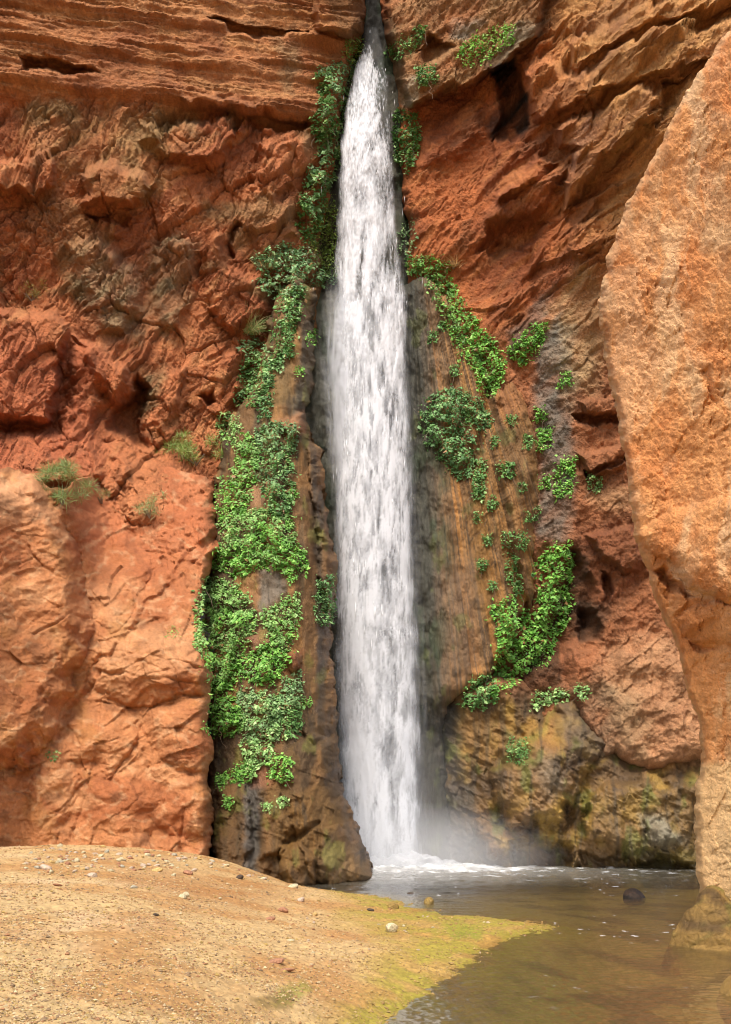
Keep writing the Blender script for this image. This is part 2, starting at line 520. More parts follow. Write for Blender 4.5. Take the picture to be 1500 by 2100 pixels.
sheet('left_cliff', [(-420, -330), (755, -330), (753, 60), (744, 90), (722, 132), (712, 190), (698, 250), (690, 330), (676, 420), (655, 500), (668, 560), (650, 700), (560, 900), (520, 1200), (-420, 1200)],
      d_left, r_left, c_left, M_rock, roll=2.0, rollw=40, warp=8, seed=2, label='red left cliff with bedded top and broken blocky middle', cat='cliff', kind='structure')


# ---- left front buttress: big rounded pale orange masses
C_pts = [(-420, 940), (45, 966), (82, 978), (108, 1003), (135, 1000), (160, 985), (260, 960), (360, 960), (438, 985), (444, 1060), (446, 1130),
         (420, 1195), (408, 1290), (432, 1350), (436, 1400), (426, 1470), (432, 1500), (438, 1540), (426, 1590), (437, 1640), (437, 1700), (431, 1790), (-420, 1790)]


def d_front(px, py):
    w = warpf(px, py, 20, 70, 81)
    D = np.interp(px, [-420, -60, 45, 200, 440], [25, 31.0, 32.6, 33.2, 33.0]).astype(f32)
    D = D + 2.0 * sm(1700, 1100, py)
    D = D + 5.2 * 0.88 * np.clip((1330 - py) / 270, 0, 1.6) ** 1.2 * sm(120, 230, px)

    def P(pts, h, ww, pad=90):
        nonlocal D
        t = np.clip(sdf(px + w[0], py + w[1], pts, pad)[0] / ww, 0, 1)
        D = D - 0.62 * h * (0.5 * np.sqrt(1 - (1 - t) ** 2) + 0.5 * t * t * (3 - 2 * t))
    P([(-300, 960), (82, 975), (106, 1005), (140, 1060), (160, 1120), (186, 1170), (192, 1270), (176, 1340), (150, 1420), (105, 1510), (60, 1570), (-300, 1640)], 2.6, 60)
    P([(108, 1030), (160, 1050), (200, 1060), (280, 1100), (310, 1140), (310, 1180), (280, 1250), (220, 1300), (196, 1270), (186, 1170), (150, 1090)], 0.7, 30)
    P([(330, 1100), (385, 1105), (384, 1140), (340, 1135)], 0.5, 14)
    P([(400, 1065), (445, 1075), (440, 1150), (416, 1210), (398, 1180), (392, 1110)], 0.6, 18)
    P([(200, 1340), (240, 1290), (330, 1280), (400, 1310), (426, 1350), (430, 1420), (350, 1450), (250, 1440), (190, 1420)], 1.3, 60)
    P([(150, 1460), (250, 1445), (285, 1480), (270, 1540), (220, 1590), (160, 1560), (140, 1510)], 0.8, 55)
    P([(290, 1455), (430, 1430), (434, 1540), (400, 1570), (330, 1560), (290, 1520)], 0.7, 55)
    P([(322, 1640), (350, 1600), (395, 1582), (430, 1606), (436, 1660), (430, 1720), (370, 1720), (325, 1690)], 0.9, 46)
    P([(150, 1580), (310, 1560), (330, 1640), (310, 1790), (130, 1790)], 0.8, 70)
    P([(60, 1580), (130, 1540), (160, 1600), (120, 1790), (40, 1790)], 0.5, 34)
    P([(270, 1690), (330, 1720), (438, 1715), (438, 1800), (250, 1800)], 0.7, 40)
    # joints
    for ln, dp, ww in (([(445, 1090), (330, 1230), (250, 1310), (170, 1420), (120, 1520)], 0.35, 9), ([(200, 1435), (300, 1450), (432, 1425)], 0.10, 5),
                       ([(300, 1460), (285, 1520), (215, 1600)], 0.10, 6), ([(330, 1560), (430, 1590)], 0.12, 6), ([(270, 1320), (420, 1345)], 0.06, 3), ([(230, 1360), (410, 1385)], 0.05, 3),
                       ([(262, 1090), (310, 1180), (300, 1240)], 0.12, 6)):
        D = D + dp * near_line(px + w[0], py + w[1], ln, ww)
    return D


def r_front(U, V, px, py, D):
    wx = 0.35 * fbm(U * 0.4, V * 0.4, 4, 3); wy = 0.35 * fbm(U * 0.4, V * 0.4, 4, 4)
    x, y = rot(U + wx, V + wy, 30); x2, y2 = rot(U + wx, V + wy, -12)
    f1, k1, _ = facets(x * 0.40, y * 0.7, 41, 0.6, 0.2, hard=True)
    f3 = facets(U * 2.6, V * 3.0, 43, 1.0, 0.5, 0.4)[0]; f4 = facets(U * 6.0, V * 6.5, 44, 0.9, 0.5, hard=True)[0]
    rub = np.maximum(inside(px, py, [(200, 1050), (300, 1060), (440, 1040), (440, 1110), (350, 1190), (300, 1130)], 25), 0.7 * near_line(px, py, [(440, 1100), (360, 1200), (300, 1270)], 30))
    rub = np.maximum(rub, 0.8 * sm(1180, 1090, py) * sm(150, 220, px))
    r1 = sm(-0.2, 0.3, fbm(U * 0.35, V * 0.35, 3, 47)); r2 = sm(-0.2, 0.3, fbm(U * 0.5 + 8, V * 0.5, 3, 45))
    jx, jy = px + 9 * fbm(U * 0.9, V * 0.9, 4, 36), py + 9 * fbm(U * 0.9, V * 0.9, 4, 37)
    jn = np.zeros(px.shape, f32)
    for ln in ([(230, 1335), (320, 1345), (424, 1372)], [(215, 1372), (300, 1392), (420, 1402)], [(338, 1290), (344, 1345), (372, 1430)], [(262, 1290), (250, 1360)], [(196, 1440), (300, 1452), (432, 1425)], [(290, 1460), (280, 1540), (220, 1600)],
               [(60, 1120), (110, 1180), (180, 1190)], [(70, 1300), (150, 1260), (185, 1270)], [(330, 1560), (390, 1588), (434, 1580)], [(376, 1640), (372, 1760)], [(150, 1500), (180, 1600), (150, 1720)], [(445, 1100), (340, 1230), (240, 1320), (165, 1440)]):
        jn = np.maximum(jn, near_line(jx, jy, ln, 2.6))
    return (-0.16 * jn * (0.4 + 0.6 * r2) + 0.24 * f1 + 0.24 * fbm(U * 0.45, V * 0.5, 6, 48, 0.5) + 0.13 * ridged(x * 0.5, y * 1.3, 6, 46, 0.55) + 0.10 * blocks(x * 0.45, y * 0.9, 49, 0.7, 0.5, 0.3) * r1
            + 0.05 * blocks(x2 * 0.8, y2 * 2.6, 50, 0.7, 0.5, 0.3) * r2 + 0.022 * blocks(x * 2.5, y * 6, 51, 0.7, 0.6, 0.3) * r1 + 0.05 * fbm(U * 3, V * 3.5, 5, 42, 0.6)
            + rub * (0.20 * f3 + 0.10 * f4))


def c_front(U, V, px, py, R):
    n1 = fbm(U * 0.4, V * 0.5, 5, 111); n2 = fbm(U * 1.7, V * 1.7, 6, 112)
    col = mix(c(194, 122, 80), c(174, 98, 58), sm(-0.2, 0.5, n1))
    col = mix(col, c(206, 142, 104), sm(0.05, 0.5, fbm(U * 0.55, V * 0.9, 5, 113)) * 0.75)
    w = warpf(px, py, 14, 50, 181)
    col = mix(col, c(206, 144, 106), inside(px, py, [(200, 1330), (250, 1290), (330, 1280), (410, 1310), (420, 1370), (340, 1400), (220, 1410)], 20, w) * 0.6)
    col = mix(col, c(208, 146, 112), inside(px, py, [(-200, 960), (82, 975), (104, 1010), (120, 1060), (60, 1080), (-200, 1080)], 20, w) * 0.55)
    col = mix(col, c(150, 84, 42), inside(px, py, [(60, 1250), (160, 1300), (120, 1440), (40, 1500), (-60, 1400)], 30, w) * 0.5)
    col = mix(col, c(172, 110, 50), sm(0.15, 0.5, fbm(U * 0.7 + 3, V * 0.7, 4, 117)) * 0.45)
    col = mix(col, c(110, 66, 44), sm(0.3, 0.6, fbm(U * 0.9, V * 1.2 + 7, 5, 118)) * 0.5)
    col = mix(col, c(52, 44, 38), inside(px, py, [(404, 1230), (418, 1200), (430, 1210), (420, 1260), (408, 1300)], 8, w) * 0.8)
    col = mix(col, c(182, 98, 60), sm(1290, 1080, py + 30 * n1) * sm(110, 200, px) * 0.8)
    # pale scratches
    col = mix(col, c(216, 170, 140), sm(0.62, 0.85, ridged(U * 0.9, V * 1.3, 5, 119)) * 0.35)
    return col * np.array([1.0, 0.98, 0.88], f32) * (1 + 0.22 * n2 + 0.16 * fbm(U * 8, V * 8, 3, 147))[..., None], np.zeros(px.shape, f32)


sheet('left_buttress', C_pts, d_front, r_front, c_front, M_smooth, roll=lambda a, b: 2.0 - 1.8 * sm(84, 118, a) * sm(440, 400, a), rollw=34, warp=9, seed=4,
      label='rounded pale orange rock buttress standing on the beach at left', cat='rock outcrop')

# ---- left dripstone apron
T_pts = [(440, 980), (470, 860), (520, 800), (545, 700), (560, 620), (600, 560), (648, 590), (646, 700), (640, 800), (628, 850), (640, 905), (662, 925), (664, 990), (672, 1080), (690, 1150), (686, 1210),
         (680, 1290), (682, 1360), (690, 1450), (696, 1580), (704, 1630), (722, 1665), (736, 1710), (752, 1750), (770, 1798), (768, 1850), (430, 1850), (418, 1600), (410, 1400), (405, 1250), (420, 1120)]


def d_trav(px, py):
    w = warpf(px, py, 8, 40, 91)
    b = np.interp(px, [400, 450, 600, 690, 780], [34.2, 34.2, 34.0, 35.4, 37.3]).astype(f32)
    D = b + 9.5 * np.clip((1800 - py) / 1230, 0, 1) ** 1.25
    cx = np.interp(py, [560, 900, 1400, 1800], [610, 580, 560, 590])
    D = D + 1.6 * ((px - cx) / 130) ** 2 * sm(1850, 1500, py)

    def P(pts, h, ww, pad=60):
        nonlocal D
        t = np.clip(sdf(px + w[0], py + w[1], pts, pad)[0] / ww, 0, 1)
        D = D - h * np.sqrt(1 - (1 - t) ** 2)
    P([(630, 905), (662, 925), (666, 1000), (690, 1150), (680, 1300), (655, 1200), (648, 1050), (632, 980)], 0.8, 16)
    P([(580, 870), (600, 842), (624, 850), (622, 885), (600, 905)], 0.9, 14)
    P([(582, 1350), (606, 1335), (622, 1345), (616, 1372), (598, 1378)], 0.5, 12)
    P([(500, 1310), (550, 1290), (556, 1320), (520, 1335)], 0.4, 12)
    P([(560, 1560), (640, 1500), (690, 1520), (700, 1640), (740, 1720), (768, 1800), (690, 1830), (640, 1800), (600, 1700)], 0.8, 40)
    P([(575, 1735), (620, 1720), (650, 1760), (648, 1822), (600, 1828), (570, 1790)], 0.9, 26)
    P([(655, 1700), (700, 1690), (740, 1740), (764, 1800), (690, 1822), (655, 1790)], 0.6, 30)
    P([(450, 1610), (510, 1610), (520, 1720), (500, 1790), (440, 1780)], 0.5, 26)
    P([(535, 1640), (580, 1620), (600, 1690), (570, 1750), (530, 1760)], 0.5, 24)
    for ln, dp, ww in (([(640, 905), (648, 1000), (655, 1150), (662, 1290), (668, 1420)], 0.3, 12), ([(520, 1600), (524, 1700), (518, 1790)], 0.25, 7), ([(600, 1490), (640, 1530), (690, 1500)], 0.3, 6),
                       ([(650, 1690), (600, 1720), (575, 1760)], 0.35, 6)):
        D = D + dp * near_line(px + w[0], py + w[1], ln, ww)
    return D


def r_trav(U, V, px, py, D):
    a = U + 0.15 * fbm(U * 0.6, V * 0.3, 3, 55)
    f1, k1, _ = facets(a * 0.8, V * 0.3, 51, 0.5, 0.3, 0.5)
    f2, k2, _ = facets(a * 2.6, V * 1.3, 52, 0.6, 0.3, 0.5)
    f3, k3, _ = facets(a * 6, V * 4, 53, 0.7, 0.4, 0.4)
    low = sm(1450, 1650, py)
    x, y = rot(U, V, -20, 1.1, 0.8)
    f4, k4, _ = facets(x, y, 54, 0.8, 0.3, 0.5)
    return 0.4 * f1 + 0.16 * f2 + 0.05 * f3 + 0.10 * ridged(a * 2.2, V * 0.25, 5, 56) * (1 - 0.6 * low) + 0.20 * fbm(U * 1.6, V * 1.2, 6, 57, 0.58) + 0.05 * facets(a * 3.5, V * 3.0, 60, 0.8, 0.5, 0.6)[0] + low * (0.26 * f4 + 0.22 * fbm(x * 0.9, y * 0.6, 6, 58, 0.58) + 0.10 * blocks(x * 0.9, y * 1.3, 59, 0.8, 0.5))


def c_trav(U, V, px, py, R):
    w = warpf(px, py, 8, 30, 191)
    st = fbm(U * 1.8, V * 0.16, 5, 121); n2 = fbm(U * 2.2, V * 1.8, 5, 122)
    col = mix(c(124, 86, 48), c(92, 70, 46), sm(-0.3, 0.3, st))
    col = mix(col, c(158, 108, 54), sm(0.1, 0.5, fbm(U * 1.3 + 7, V * 0.3, 4, 123)) * 0.8)
    col = mix(col, c(144, 104, 40), sm(0.1, 0.5, fbm(U * 0.9, V * 0.7, 4, 124)) * 0.55 * sm(1300, 1650, py))
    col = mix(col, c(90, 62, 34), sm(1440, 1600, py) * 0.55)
    for pts, cc, a in (
        ([(640, 905), (652, 930), (660, 1100), (668, 1300), (664, 1480), (650, 1480), (652, 1250), (640, 1050)], (76, 62, 54), 0.9),
        ([(520, 1170), (580, 1165), (585, 1210), (540, 1260), (525, 1220)], (124, 110, 104), 0.85),
        ([(505, 960), (545, 980), (550, 1040), (515, 1050)], (158, 112, 78), 0.8),
        ([(500, 1600), (535, 1600), (530, 1800), (505, 1800)], (92, 86, 88), 0.85),
        ([(480, 1150), (530, 1165), (530, 1250), (500, 1240)], (168, 112, 60), 0.7),
        ([(430, 1500), (500, 1500), (480, 1580), (435, 1600)], (66, 52, 40), 0.7),
        ([(560, 1660), (660, 1600), (690, 1700), (620, 1790), (560, 1760)], (132, 92, 40), 0.55),
        ([(665, 1740), (760, 1730), (770, 1830), (650, 1830)], (136, 104, 72), 0.5),
        ([(640, 600), (660, 600), (640, 850), (600, 860), (620, 700)], (88, 78, 66), 0.8),
        ([(540, 700), (600, 680), (600, 830), (540, 830)], (118, 92, 54), 0.7),
        ([(520, 1500), (560, 1530), (560, 1610), (520, 1620)], (182, 110, 80), 0.4),
        ([(570, 860), (625, 845), (625, 890), (590, 905)], (166, 112, 76), 0.8),
        ([(580, 1340), (624, 1330), (620, 1380), (590, 1380)], (128, 70, 34), 0.8),
        ([(490, 1290), (560, 1285), (560, 1335), (500, 1340)], (150, 96, 72), 0.8),
    ):
        col = mix(col, c(*cc), inside(px, py, pts, 9, w) * a)
    col = mix(col, c(118, 116, 40), sm(0.3, 0.6, fbm(U * 1.2 + 4, V * 0.6, 5, 126)) * 0.5)
    col = mix(col, c(48, 40, 32), sm(0.35, 0.7, fbm(U * 2.5, V * 0.6, 5, 127)) * 0.6)
    col = col * f32(1.22)
    wet = 0.55 + 0.35 * sm(-0.2, 0.3, fbm(U * 0.8, V * 0.4, 3, 128)) - 0.3 * sm(1400, 1000, py)
    return col * (1 + 0.22 * n2)[..., None], np.clip(wet, 0, 1)


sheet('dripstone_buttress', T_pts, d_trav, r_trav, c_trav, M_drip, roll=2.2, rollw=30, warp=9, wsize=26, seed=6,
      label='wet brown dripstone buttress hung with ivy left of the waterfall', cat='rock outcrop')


# ---- right cliff, beds rising to the right
def d_right(px, py):
    w = warpf(px, py, 9, 40, 61)
    D = 46.8 - 2.6 * np.clip((px - 800) / 600, 0, 1.6) ** 1.2 - 4.5 * sm(900, 100, py) * sm(950, 1450, px)
    D = D.astype(f32)

    def P(pts, h, ww, pad=60):
        nonlocal D
        D = D - h * plateau(px, py, pts, ww, w, pad)

    def H(pts, h, ww, pad=60):
        nonlocal D
        D = D + h * plateau(px, py, pts, ww, w, pad)
    P([(775, -300), (1180, -300), (1110, 80), (1080, 120), (1042, 150), (985, 172), (905, 200), (868, 220), (838, 226), (822, 190), (812, 130), (790, 90)], 1.6, 18)
    H([(880, 60), (940, 100), (900, 135), (860, 150), (850, 110)], 0.9, 18)
    H([(995, 150), (1060, 125), (1068, 190), (1092, 262), (1050, 300), (1008, 292), (1020, 230)], 0.9, 16)
    P([(1128, 262), (1160, 246), (1230, 216), (1290, 182), (1336, 180), (1350, 214), (1338, 262), (1300, 300), (1240, 340), (1190, 410), (1160, 452), (1150, 380), (1180, 310), (1140, 300)], 1.1, 18)
    P([(1060, 170), (1100, 140), (1200, 150), (1260, 180), (1230, 216), (1150, 240), (1128, 262), (1100, 270), (1075, 220)], 1.0, 20)
    P([(1180, 200), (1240, 120), (1330, 70), (1520, 30), (1520, 110), (1400, 150), (1330, 176), (1250, 190)], 0.8, 18)
    P([(1150, 100), (1300, 20), (1520, -40), (1520, 20), (1330, 60), (1240, 110), (1180, 160)], 0.6, 16)
    H([(1345, 178), (1380, 160), (1420, 160), (1360, 260), (1290, 330), (1230, 360), (1300, 300), (1340, 262), (1352, 214)], 0.6, 14)
    P([(1100, 320), (1150, 330), (1100, 380), (1040, 420), (1010, 430), (1030, 380)], 0.7, 16)
    P([(880, 250), (940, 220), (1000, 200), (1000, 290), (960, 330), (900, 350), (850, 400), (830, 330)], 0.6, 40)
    H([(1000, 470), (1060, 440), (1140, 450), (1100, 500), (1020, 520), (960, 530)], 0.5, 14)
    P([(1010, 400), (1100, 350), (1180, 340), (1120, 440), (1040, 470), (990, 470)], 0.6, 18)
    P([(1170, 470), (1230, 440), (1230, 520), (1180, 560), (1150, 540)], 0.5, 14)
    # lower right: knobs, caves and hanging curtains
    P([(1180, 820), (1270, 800), (1280, 850), (1200, 856)], 0.7, 12)
    H([(1170, 850), (1280, 845), (1290, 870), (1180, 880)], 0.8, 10)
    P([(1180, 930), (1290, 900), (1290, 960), (1210, 990)], 0.8, 16)
    H([(1195, 965), (1240, 950), (1290, 930), (1290, 950), (1200, 985)], 0.9, 6)
    H([(1160, 1110), (1200, 1140), (1230, 1200), (1220, 1300), (1160, 1360), (1100, 1380), (1040, 1420), (1100, 1300)], 1.1, 30)
    P([(1200, 1090), (1300, 1070), (1330, 1160), (1280, 1180), (1230, 1150)], 0.9, 16)
    H([(1230, 1170), (1260, 1190), (1250, 1250), (1230, 1240)], 1.0, 10)
    H([(1180, 1240), (1230, 1250), (1240, 1320), (1180, 1320)], 0.9, 12)
    P([(1150, 1310), (1240, 1330), (1330, 1280), (1400, 1330), (1640, 1420), (1640, 1640), (1230, 1640), (1150, 1420)], 0.9, 40)
    P([(1238, 1440), (1290, 1400), (1360, 1396), (1430, 1430), (1640, 1440), (1640, 1660), (1240, 1660)], 0.5, 60)
    return D


def r_right(U, V, px, py, D):
    wx = 0.4 * fbm(U * 0.3, V * 0.3, 4, 65) + 0.015 * fbm(U * 3, V * 3, 3, 66); wy = 0.4 * fbm(U * 0.3, V * 0.3, 4, 67) + 0.015 * fbm(U * 3, V * 3, 3, 68)
    ang = 38
    x, y = rot(U + wx, V + wy, ang); x2, y2 = rot(U + wx, V + wy, 54)
    up = sm(760, 640, py); rt = sm(960, 1120, px)
    m1 = sm(-0.35, 0.3, fbm(x * 0.12, y * 0.5, 3, 76)); m2 = sm(-0.3, 0.3, fbm(x * 0.3, y * 0.9, 3, 77))
    f1, k1, _ = facets(x * 0.22, y * 0.55, 61, 0.9, 0.35, hard=True)
    f2, _, _ = facets(x2 * 0.7, y2 * 1.5, 62, 0.9, 0.35, hard=True)
    slab = 0.35 * f1 + 0.45 * fbm(x * 0.25, y * 0.5, 5, 60) + 0.16 * f2 * (0.4 + 0.6 * m2) + 0.14 * ridged(x * 0.35, y * 1.6, 5, 59)
    slab = slab + (0.42 * saw(y * 0.55, 14) * m1 + 0.26 * saw(y2 * 1.4, 15) * m2) * (0.15 + 0.85 * rt)
    slab = slab + 0.16 * blocks(x * 0.35, y * 1.7, 16, 0.7, 0.5, 0.5) * (0.25 + 0.75 * rt) * m2 + 0.07 * blocks(x2 * 1.1, y2 * 4.5, 17, 0.8, 0.6, 0.5) * m1 + 0.03 * blocks(x * 3, y * 10, 18, 0.9, 0.6)
    slab = slab + 0.06 * fbm(U * 4.5, V * 4.5, 4, 74)
    knob = 0.45 * fbm(U * 0.8, V * 0.8, 6, 70, 0.58) + 0.16 * facets(U * 1.3, V * 1.1, 71, 0.7, 0.4, 0.5)[0] + 0.08 * facets(U * 4, V * 3.2, 72, 0.7, 0.4, 0.5)[0] + 0.10 * blocks(x * 0.8, y * 1.6, 19, 0.8, 0.5)
    drip = 0.16 * ridged(U * 2.2, V * 0.35, 5, 73) * sm(1000, 1150, py)
    return up * slab + (1 - up) * (knob + drip)


def c_right(U, V, px, py, R):
    w = warpf(px, py, 12, 40, 161)
    x, y = rot(U, V, 40, 0.4, 1.6)
    n1 = fbm(U * 0.4, V * 0.4, 5, 131); n2 = fbm(U * 1.8, V * 1.8, 5, 132); n3 = fbm(x, y, 5, 133)
    col = mix(c(178, 86, 40), c(150, 70, 36), sm(-0.3, 0.4, n1))
    col = mix(col, c(196, 106, 56), sm(0.0, 0.6, n3) * 0.7)
    col = mix(col, c(206, 136, 84), sm(1060, 1290, px - 0.25 * (py - 300)) * sm(780, 600, py) * np.clip(0.75 + 0.35 * n3, 0, 1))
    col = mix(col, c(120, 66, 40), sm(0.2, 0.6, fbm(x * 0.8 + 5, y * 0.8, 4, 134)) * 0.5)
    col = mix(col, c(150, 84, 58), sm(0.1, 0.5, fbm(x * 0.6 + 15, y * 0.7, 4, 135)) * 0.5 * sm(950, 1100, px))
    col = col * np.array([1.14, 1.32, 1.18], f32)
    low = sm(620, 800, py)
    col = mix(col, mix(c(150, 90, 54), c(176, 104, 62), sm(-0.3, 0.4, n1)), low)
    for pts, cc, a, s in (
        ([(775, -300), (1180, -300), (1110, 80), (1080, 110), (1042, 146), (985, 168), (905, 196), (868, 214), (838, 226), (800, 90)], (168, 122, 80), 0.85, 10),
        ([(930, 45), (1000, 45), (960, 80), (930, 80)], (150, 140, 134), 0.8, 10),
        ([(1050, 60), (1130, 45), (1060, 120), (990, 160), (1000, 130)], (134, 118, 102), 0.8, 12),
        ([(770, 45), (812, 45), (820, 100), (840, 220), (815, 215), (790, 100)], (112, 98, 72), 0.8, 8),
        ([(838, 160), (860, 170), (850, 225), (832, 225)], (170, 150, 132), 0.8, 6),
        ([(1000, 150), (1050, 135), (1066, 195), (1092, 268), (1066, 290), (1046, 262), (1036, 292), (1008, 290), (998, 265), (1034, 215), (1012, 190)], (26, 24, 19), 0.95, 7),
        ([(1160, 310), (1210, 250), (1270, 230), (1200, 300), (1170, 350)], (170, 120, 108), 0.6, 12),
        ([(1150, 210), (1250, 210), (1180, 260), (1120, 270)], (190, 120, 74), 0.5, 16),
        ([(1040, 690), (1110, 610), (1130, 590), (1125, 640), (1080, 700), (1045, 740)], (104, 94, 88), 0.85, 10),
        ([(1120, 640), (1190, 560), (1235, 600), (1240, 740), (1220, 800), (1170, 800), (1120, 760)], (190, 152, 112), 0.75, 22),
        ([(1095, 700), (1150, 650), (1165, 760), (1150, 800), (1180, 930), (1175, 1000), (1160, 1110), (1100, 1110), (1105, 1000), (1110, 900), (1095, 800)], (118, 110, 106), 0.9, 14),
        ([(1150, 660), (1180, 680), (1170, 860), (1150, 800)], (160, 144, 122), 0.6, 10),
        ([(1200, 1010), (1290, 1000), (1290, 1050), (1210, 1040)], (206, 150, 108), 0.6, 12),
        ([(1180, 1080), (1300, 1060), (1330, 1180), (1230, 1260), (1180, 1200)], (138, 72, 38), 0.75, 20),
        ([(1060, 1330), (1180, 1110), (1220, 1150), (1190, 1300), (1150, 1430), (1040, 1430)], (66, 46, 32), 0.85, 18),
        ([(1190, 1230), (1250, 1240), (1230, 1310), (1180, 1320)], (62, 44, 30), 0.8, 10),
        ([(1150, 1310), (1180, 1320), (1180, 1420), (1150, 1420)], (184, 106, 66), 0.7, 8),
        ([(1240, 1340), (1330, 1290), (1400, 1330), (1640, 1420), (1640, 1620), (1250, 1620), (1210, 1430)], (206, 148, 108), 0.8, 24),
        ([(1230, 1400), (1290, 1420), (1330, 1480), (1325, 1560), (1290, 1540), (1250, 1470)], (164, 130, 98), 0.7, 16),
        ([(1150, 1400), (1240, 1400), (1270, 1500), (1240, 1600), (1150, 1600)], (120, 96, 78), 0.75, 22),
    ):
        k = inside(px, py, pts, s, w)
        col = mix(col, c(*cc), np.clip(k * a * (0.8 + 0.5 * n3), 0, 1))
    wet = inside(px, py, [(1040, 690), (1130, 590), (1180, 700), (1180, 930), (1160, 1110), (1090, 1110), (1095, 750)], 20, w) * 0.8
    wet = np.maximum(wet, inside(px, py, [(1000, 150), (1066, 140), (1092, 268), (1008, 290)], 10, w) * 0.6)
    return col * (1 + 0.22 * n2 + 0.2 * fbm(U * 7, V * 7, 3, 137))[..., None], wet


sheet('right_cliff', [(778, -330), (1900, -330), (1900, 1566), (1436, 1556), (1390, 1566), (1330, 1578), (1290, 1566), (1262, 1548), (1230, 1580), (940, 1580), (860, 700), (830, 560), (838, 480), (826, 400), (818, 320), (816, 230), (806, 140), (790, 92), (780, 40)],
      d_right, r_right, c_right, M_rock, roll=1.2, rollw=26, warp=7, seed=8, label='orange right cliff with slabs rising to the right and a black seep stain', cat='cliff', kind='structure')

# ---- right dripstone apron
E_pts = [(740, 590), (842, 580), (872, 562), (905, 588), (945, 660), (990, 735), (1012, 792), (1030, 778), (1062, 766), (1092, 778), (1100, 830), (1110, 920), (1108, 1010), (1098, 1080), (1100, 1150), (1096, 1220),
         (1092, 1268), (1078, 1230), (1062, 1290), (1020, 1370), (990, 1400), (948, 1425), (915, 1452), (905, 1500), (915, 1600), (925, 1700), (930, 1830), (740, 1830)]


def d_apron(px, py):
    w = warpf(px, py, 8, 40, 95)
    D = 45.7 - 1.4 * sm(560, 1300, py)
    ax = np.interp(py, [560, 800, 1100, 1400, 1800], [870, 960, 1010, 980, 880])
    hw = np.interp(py, [560, 800, 1100, 1400, 1800], [60, 120, 130, 120, 110])
    D = D + 0.9 * np.clip(np.abs(px + 26 * fbm(px / 60, py / 90, 4, 159) - ax) / hw, 0, 1.6) ** 2
    t = plateau(px, py, [(1010, 800), (1050, 768), (1095, 785), (1112, 920), (1098, 1080), (1096, 1260), (1070, 1230), (1030, 1100), (1000, 950)], 34, w)
    D = D - 0.9 * t
    D = D + 1.0 * sm(1400, 1540, py)
    D = D + 0.5 * near_line(px + w[0], py + w[1], [(1008, 790), (990, 870), (975, 960)], 10)
    return D.astype(f32)


def flute(px, py):
    return (px - 815) / (py - 180) * 1000.0


def r_apron(U, V, px, py, D):
    a = flute(px, py) / 26.0 + 0.25 * fbm(U * 0.7, V * 0.2, 4, 151)
    f1, k1, _ = facets(a * 0.8, V * 0.10, 152, 0.4, 0.3, 0.5)
    return 0.45 * f1 + 0.26 * ridged(a, V * 0.05, 5, 153, 0.6) + 0.35 * fbm(U * 0.5, V * 0.22, 4, 157) + 0.09 * ridged(a * 4.5, V * 0.35, 4, 155) + 0.10 * fbm(U * 1.6, V * 1.0, 6, 154) + 0.05 * facets(U * 5, V * 3.0, 156, 0.7, 0.4, 0.5)[0]


def c_apron(U, V, px, py, R):
    w = warpf(px, py, 10, 35, 195)
    a = flute(px, py)
    st = fbm(a / 14.0, V * 0.07, 5, 201); st2 = fbm(a / 5.0, V * 0.15, 4, 202); n2 = fbm(U * 2.6, V * 2.0, 5, 203)
    col = mix(c(178, 124, 66), c(140, 100, 64), sm(-0.25, 0.35, st))
    col = mix(col, c(200, 130, 50), sm(0.0, 0.45, fbm(a / 25.0 + 5, V * 0.08, 4, 204)) * 0.75)
    col = mix(col, c(86, 68, 54), sm(0.0, 0.4, st2) * 0.8)
    e = np.interp(py, [560, 800, 1100, 1400, 1800], [842, 858, 872, 880, 905])
    col = mix(col, c(122, 98, 80), sm(e + 80, e + 15, px + 14 * st) * 0.8)
    col = mix(col, c(70, 69, 64), sm(e + 46, e + 4, px + 14 * st) * 0.95)
    col = mix(col, c(64, 78, 56), sm(0.0, 0.35, fbm(U * 1.0, V * 0.35, 5, 205)) * sm(e + 85, e + 20, px) * sm(880, 960, py) * 0.7)
    col = mix(col, c(126, 98, 82), inside(px, py, [(910, 1180), (990, 1120), (1000, 1360), (930, 1420), (905, 1300)], 30, w) * 0.6)
    col = mix(col, c(172, 104, 56), inside(px, py, [(1010, 790), (1060, 768), (1096, 780), (1090, 840), (1020, 860)], 16, w) * 0.6)
    col = mix(col, c(160, 110, 40), inside(px, py, [(965, 960), (995, 940), (1010, 1200), (1000, 1280), (975, 1200)], 14, w) * 0.6)
    col = mix(col, c(148, 104, 60), inside(px, py, [(1020, 880), (1100, 860), (1095, 1240), (1050, 1200)], 20, w) * 0.45)
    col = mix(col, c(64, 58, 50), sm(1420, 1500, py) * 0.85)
    col = mix(col, c(52, 44, 36), sm(0.4, 0.7, fbm(U * 3.0, V * 1.0, 5, 206)) * 0.5)
    col = mix(col, c(100, 104, 48), sm(0.35, 0.6, fbm(U * 1.1 + 30, V * 0.6, 5, 207)) * 0.5)
    wet = 0.25 + 0.6 * sm(e + 110, e + 10, px)
    return col * (1 + 0.28 * n2)[..., None], wet


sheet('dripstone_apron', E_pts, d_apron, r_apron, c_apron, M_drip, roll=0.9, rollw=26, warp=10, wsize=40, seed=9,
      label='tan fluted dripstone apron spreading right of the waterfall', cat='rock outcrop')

# ---- right foot wall with its undercut
G_pts = [(895, 1440), (950, 1400), (1020, 1386), (1068, 1392), (1100, 1404), (1150, 1410), (1196, 1430), (1236, 1480), (1270, 1520), (1320, 1534), (1440, 1520), (1640, 1520), (1640, 1830), (890, 1830), (905, 1700), (900, 1550)]


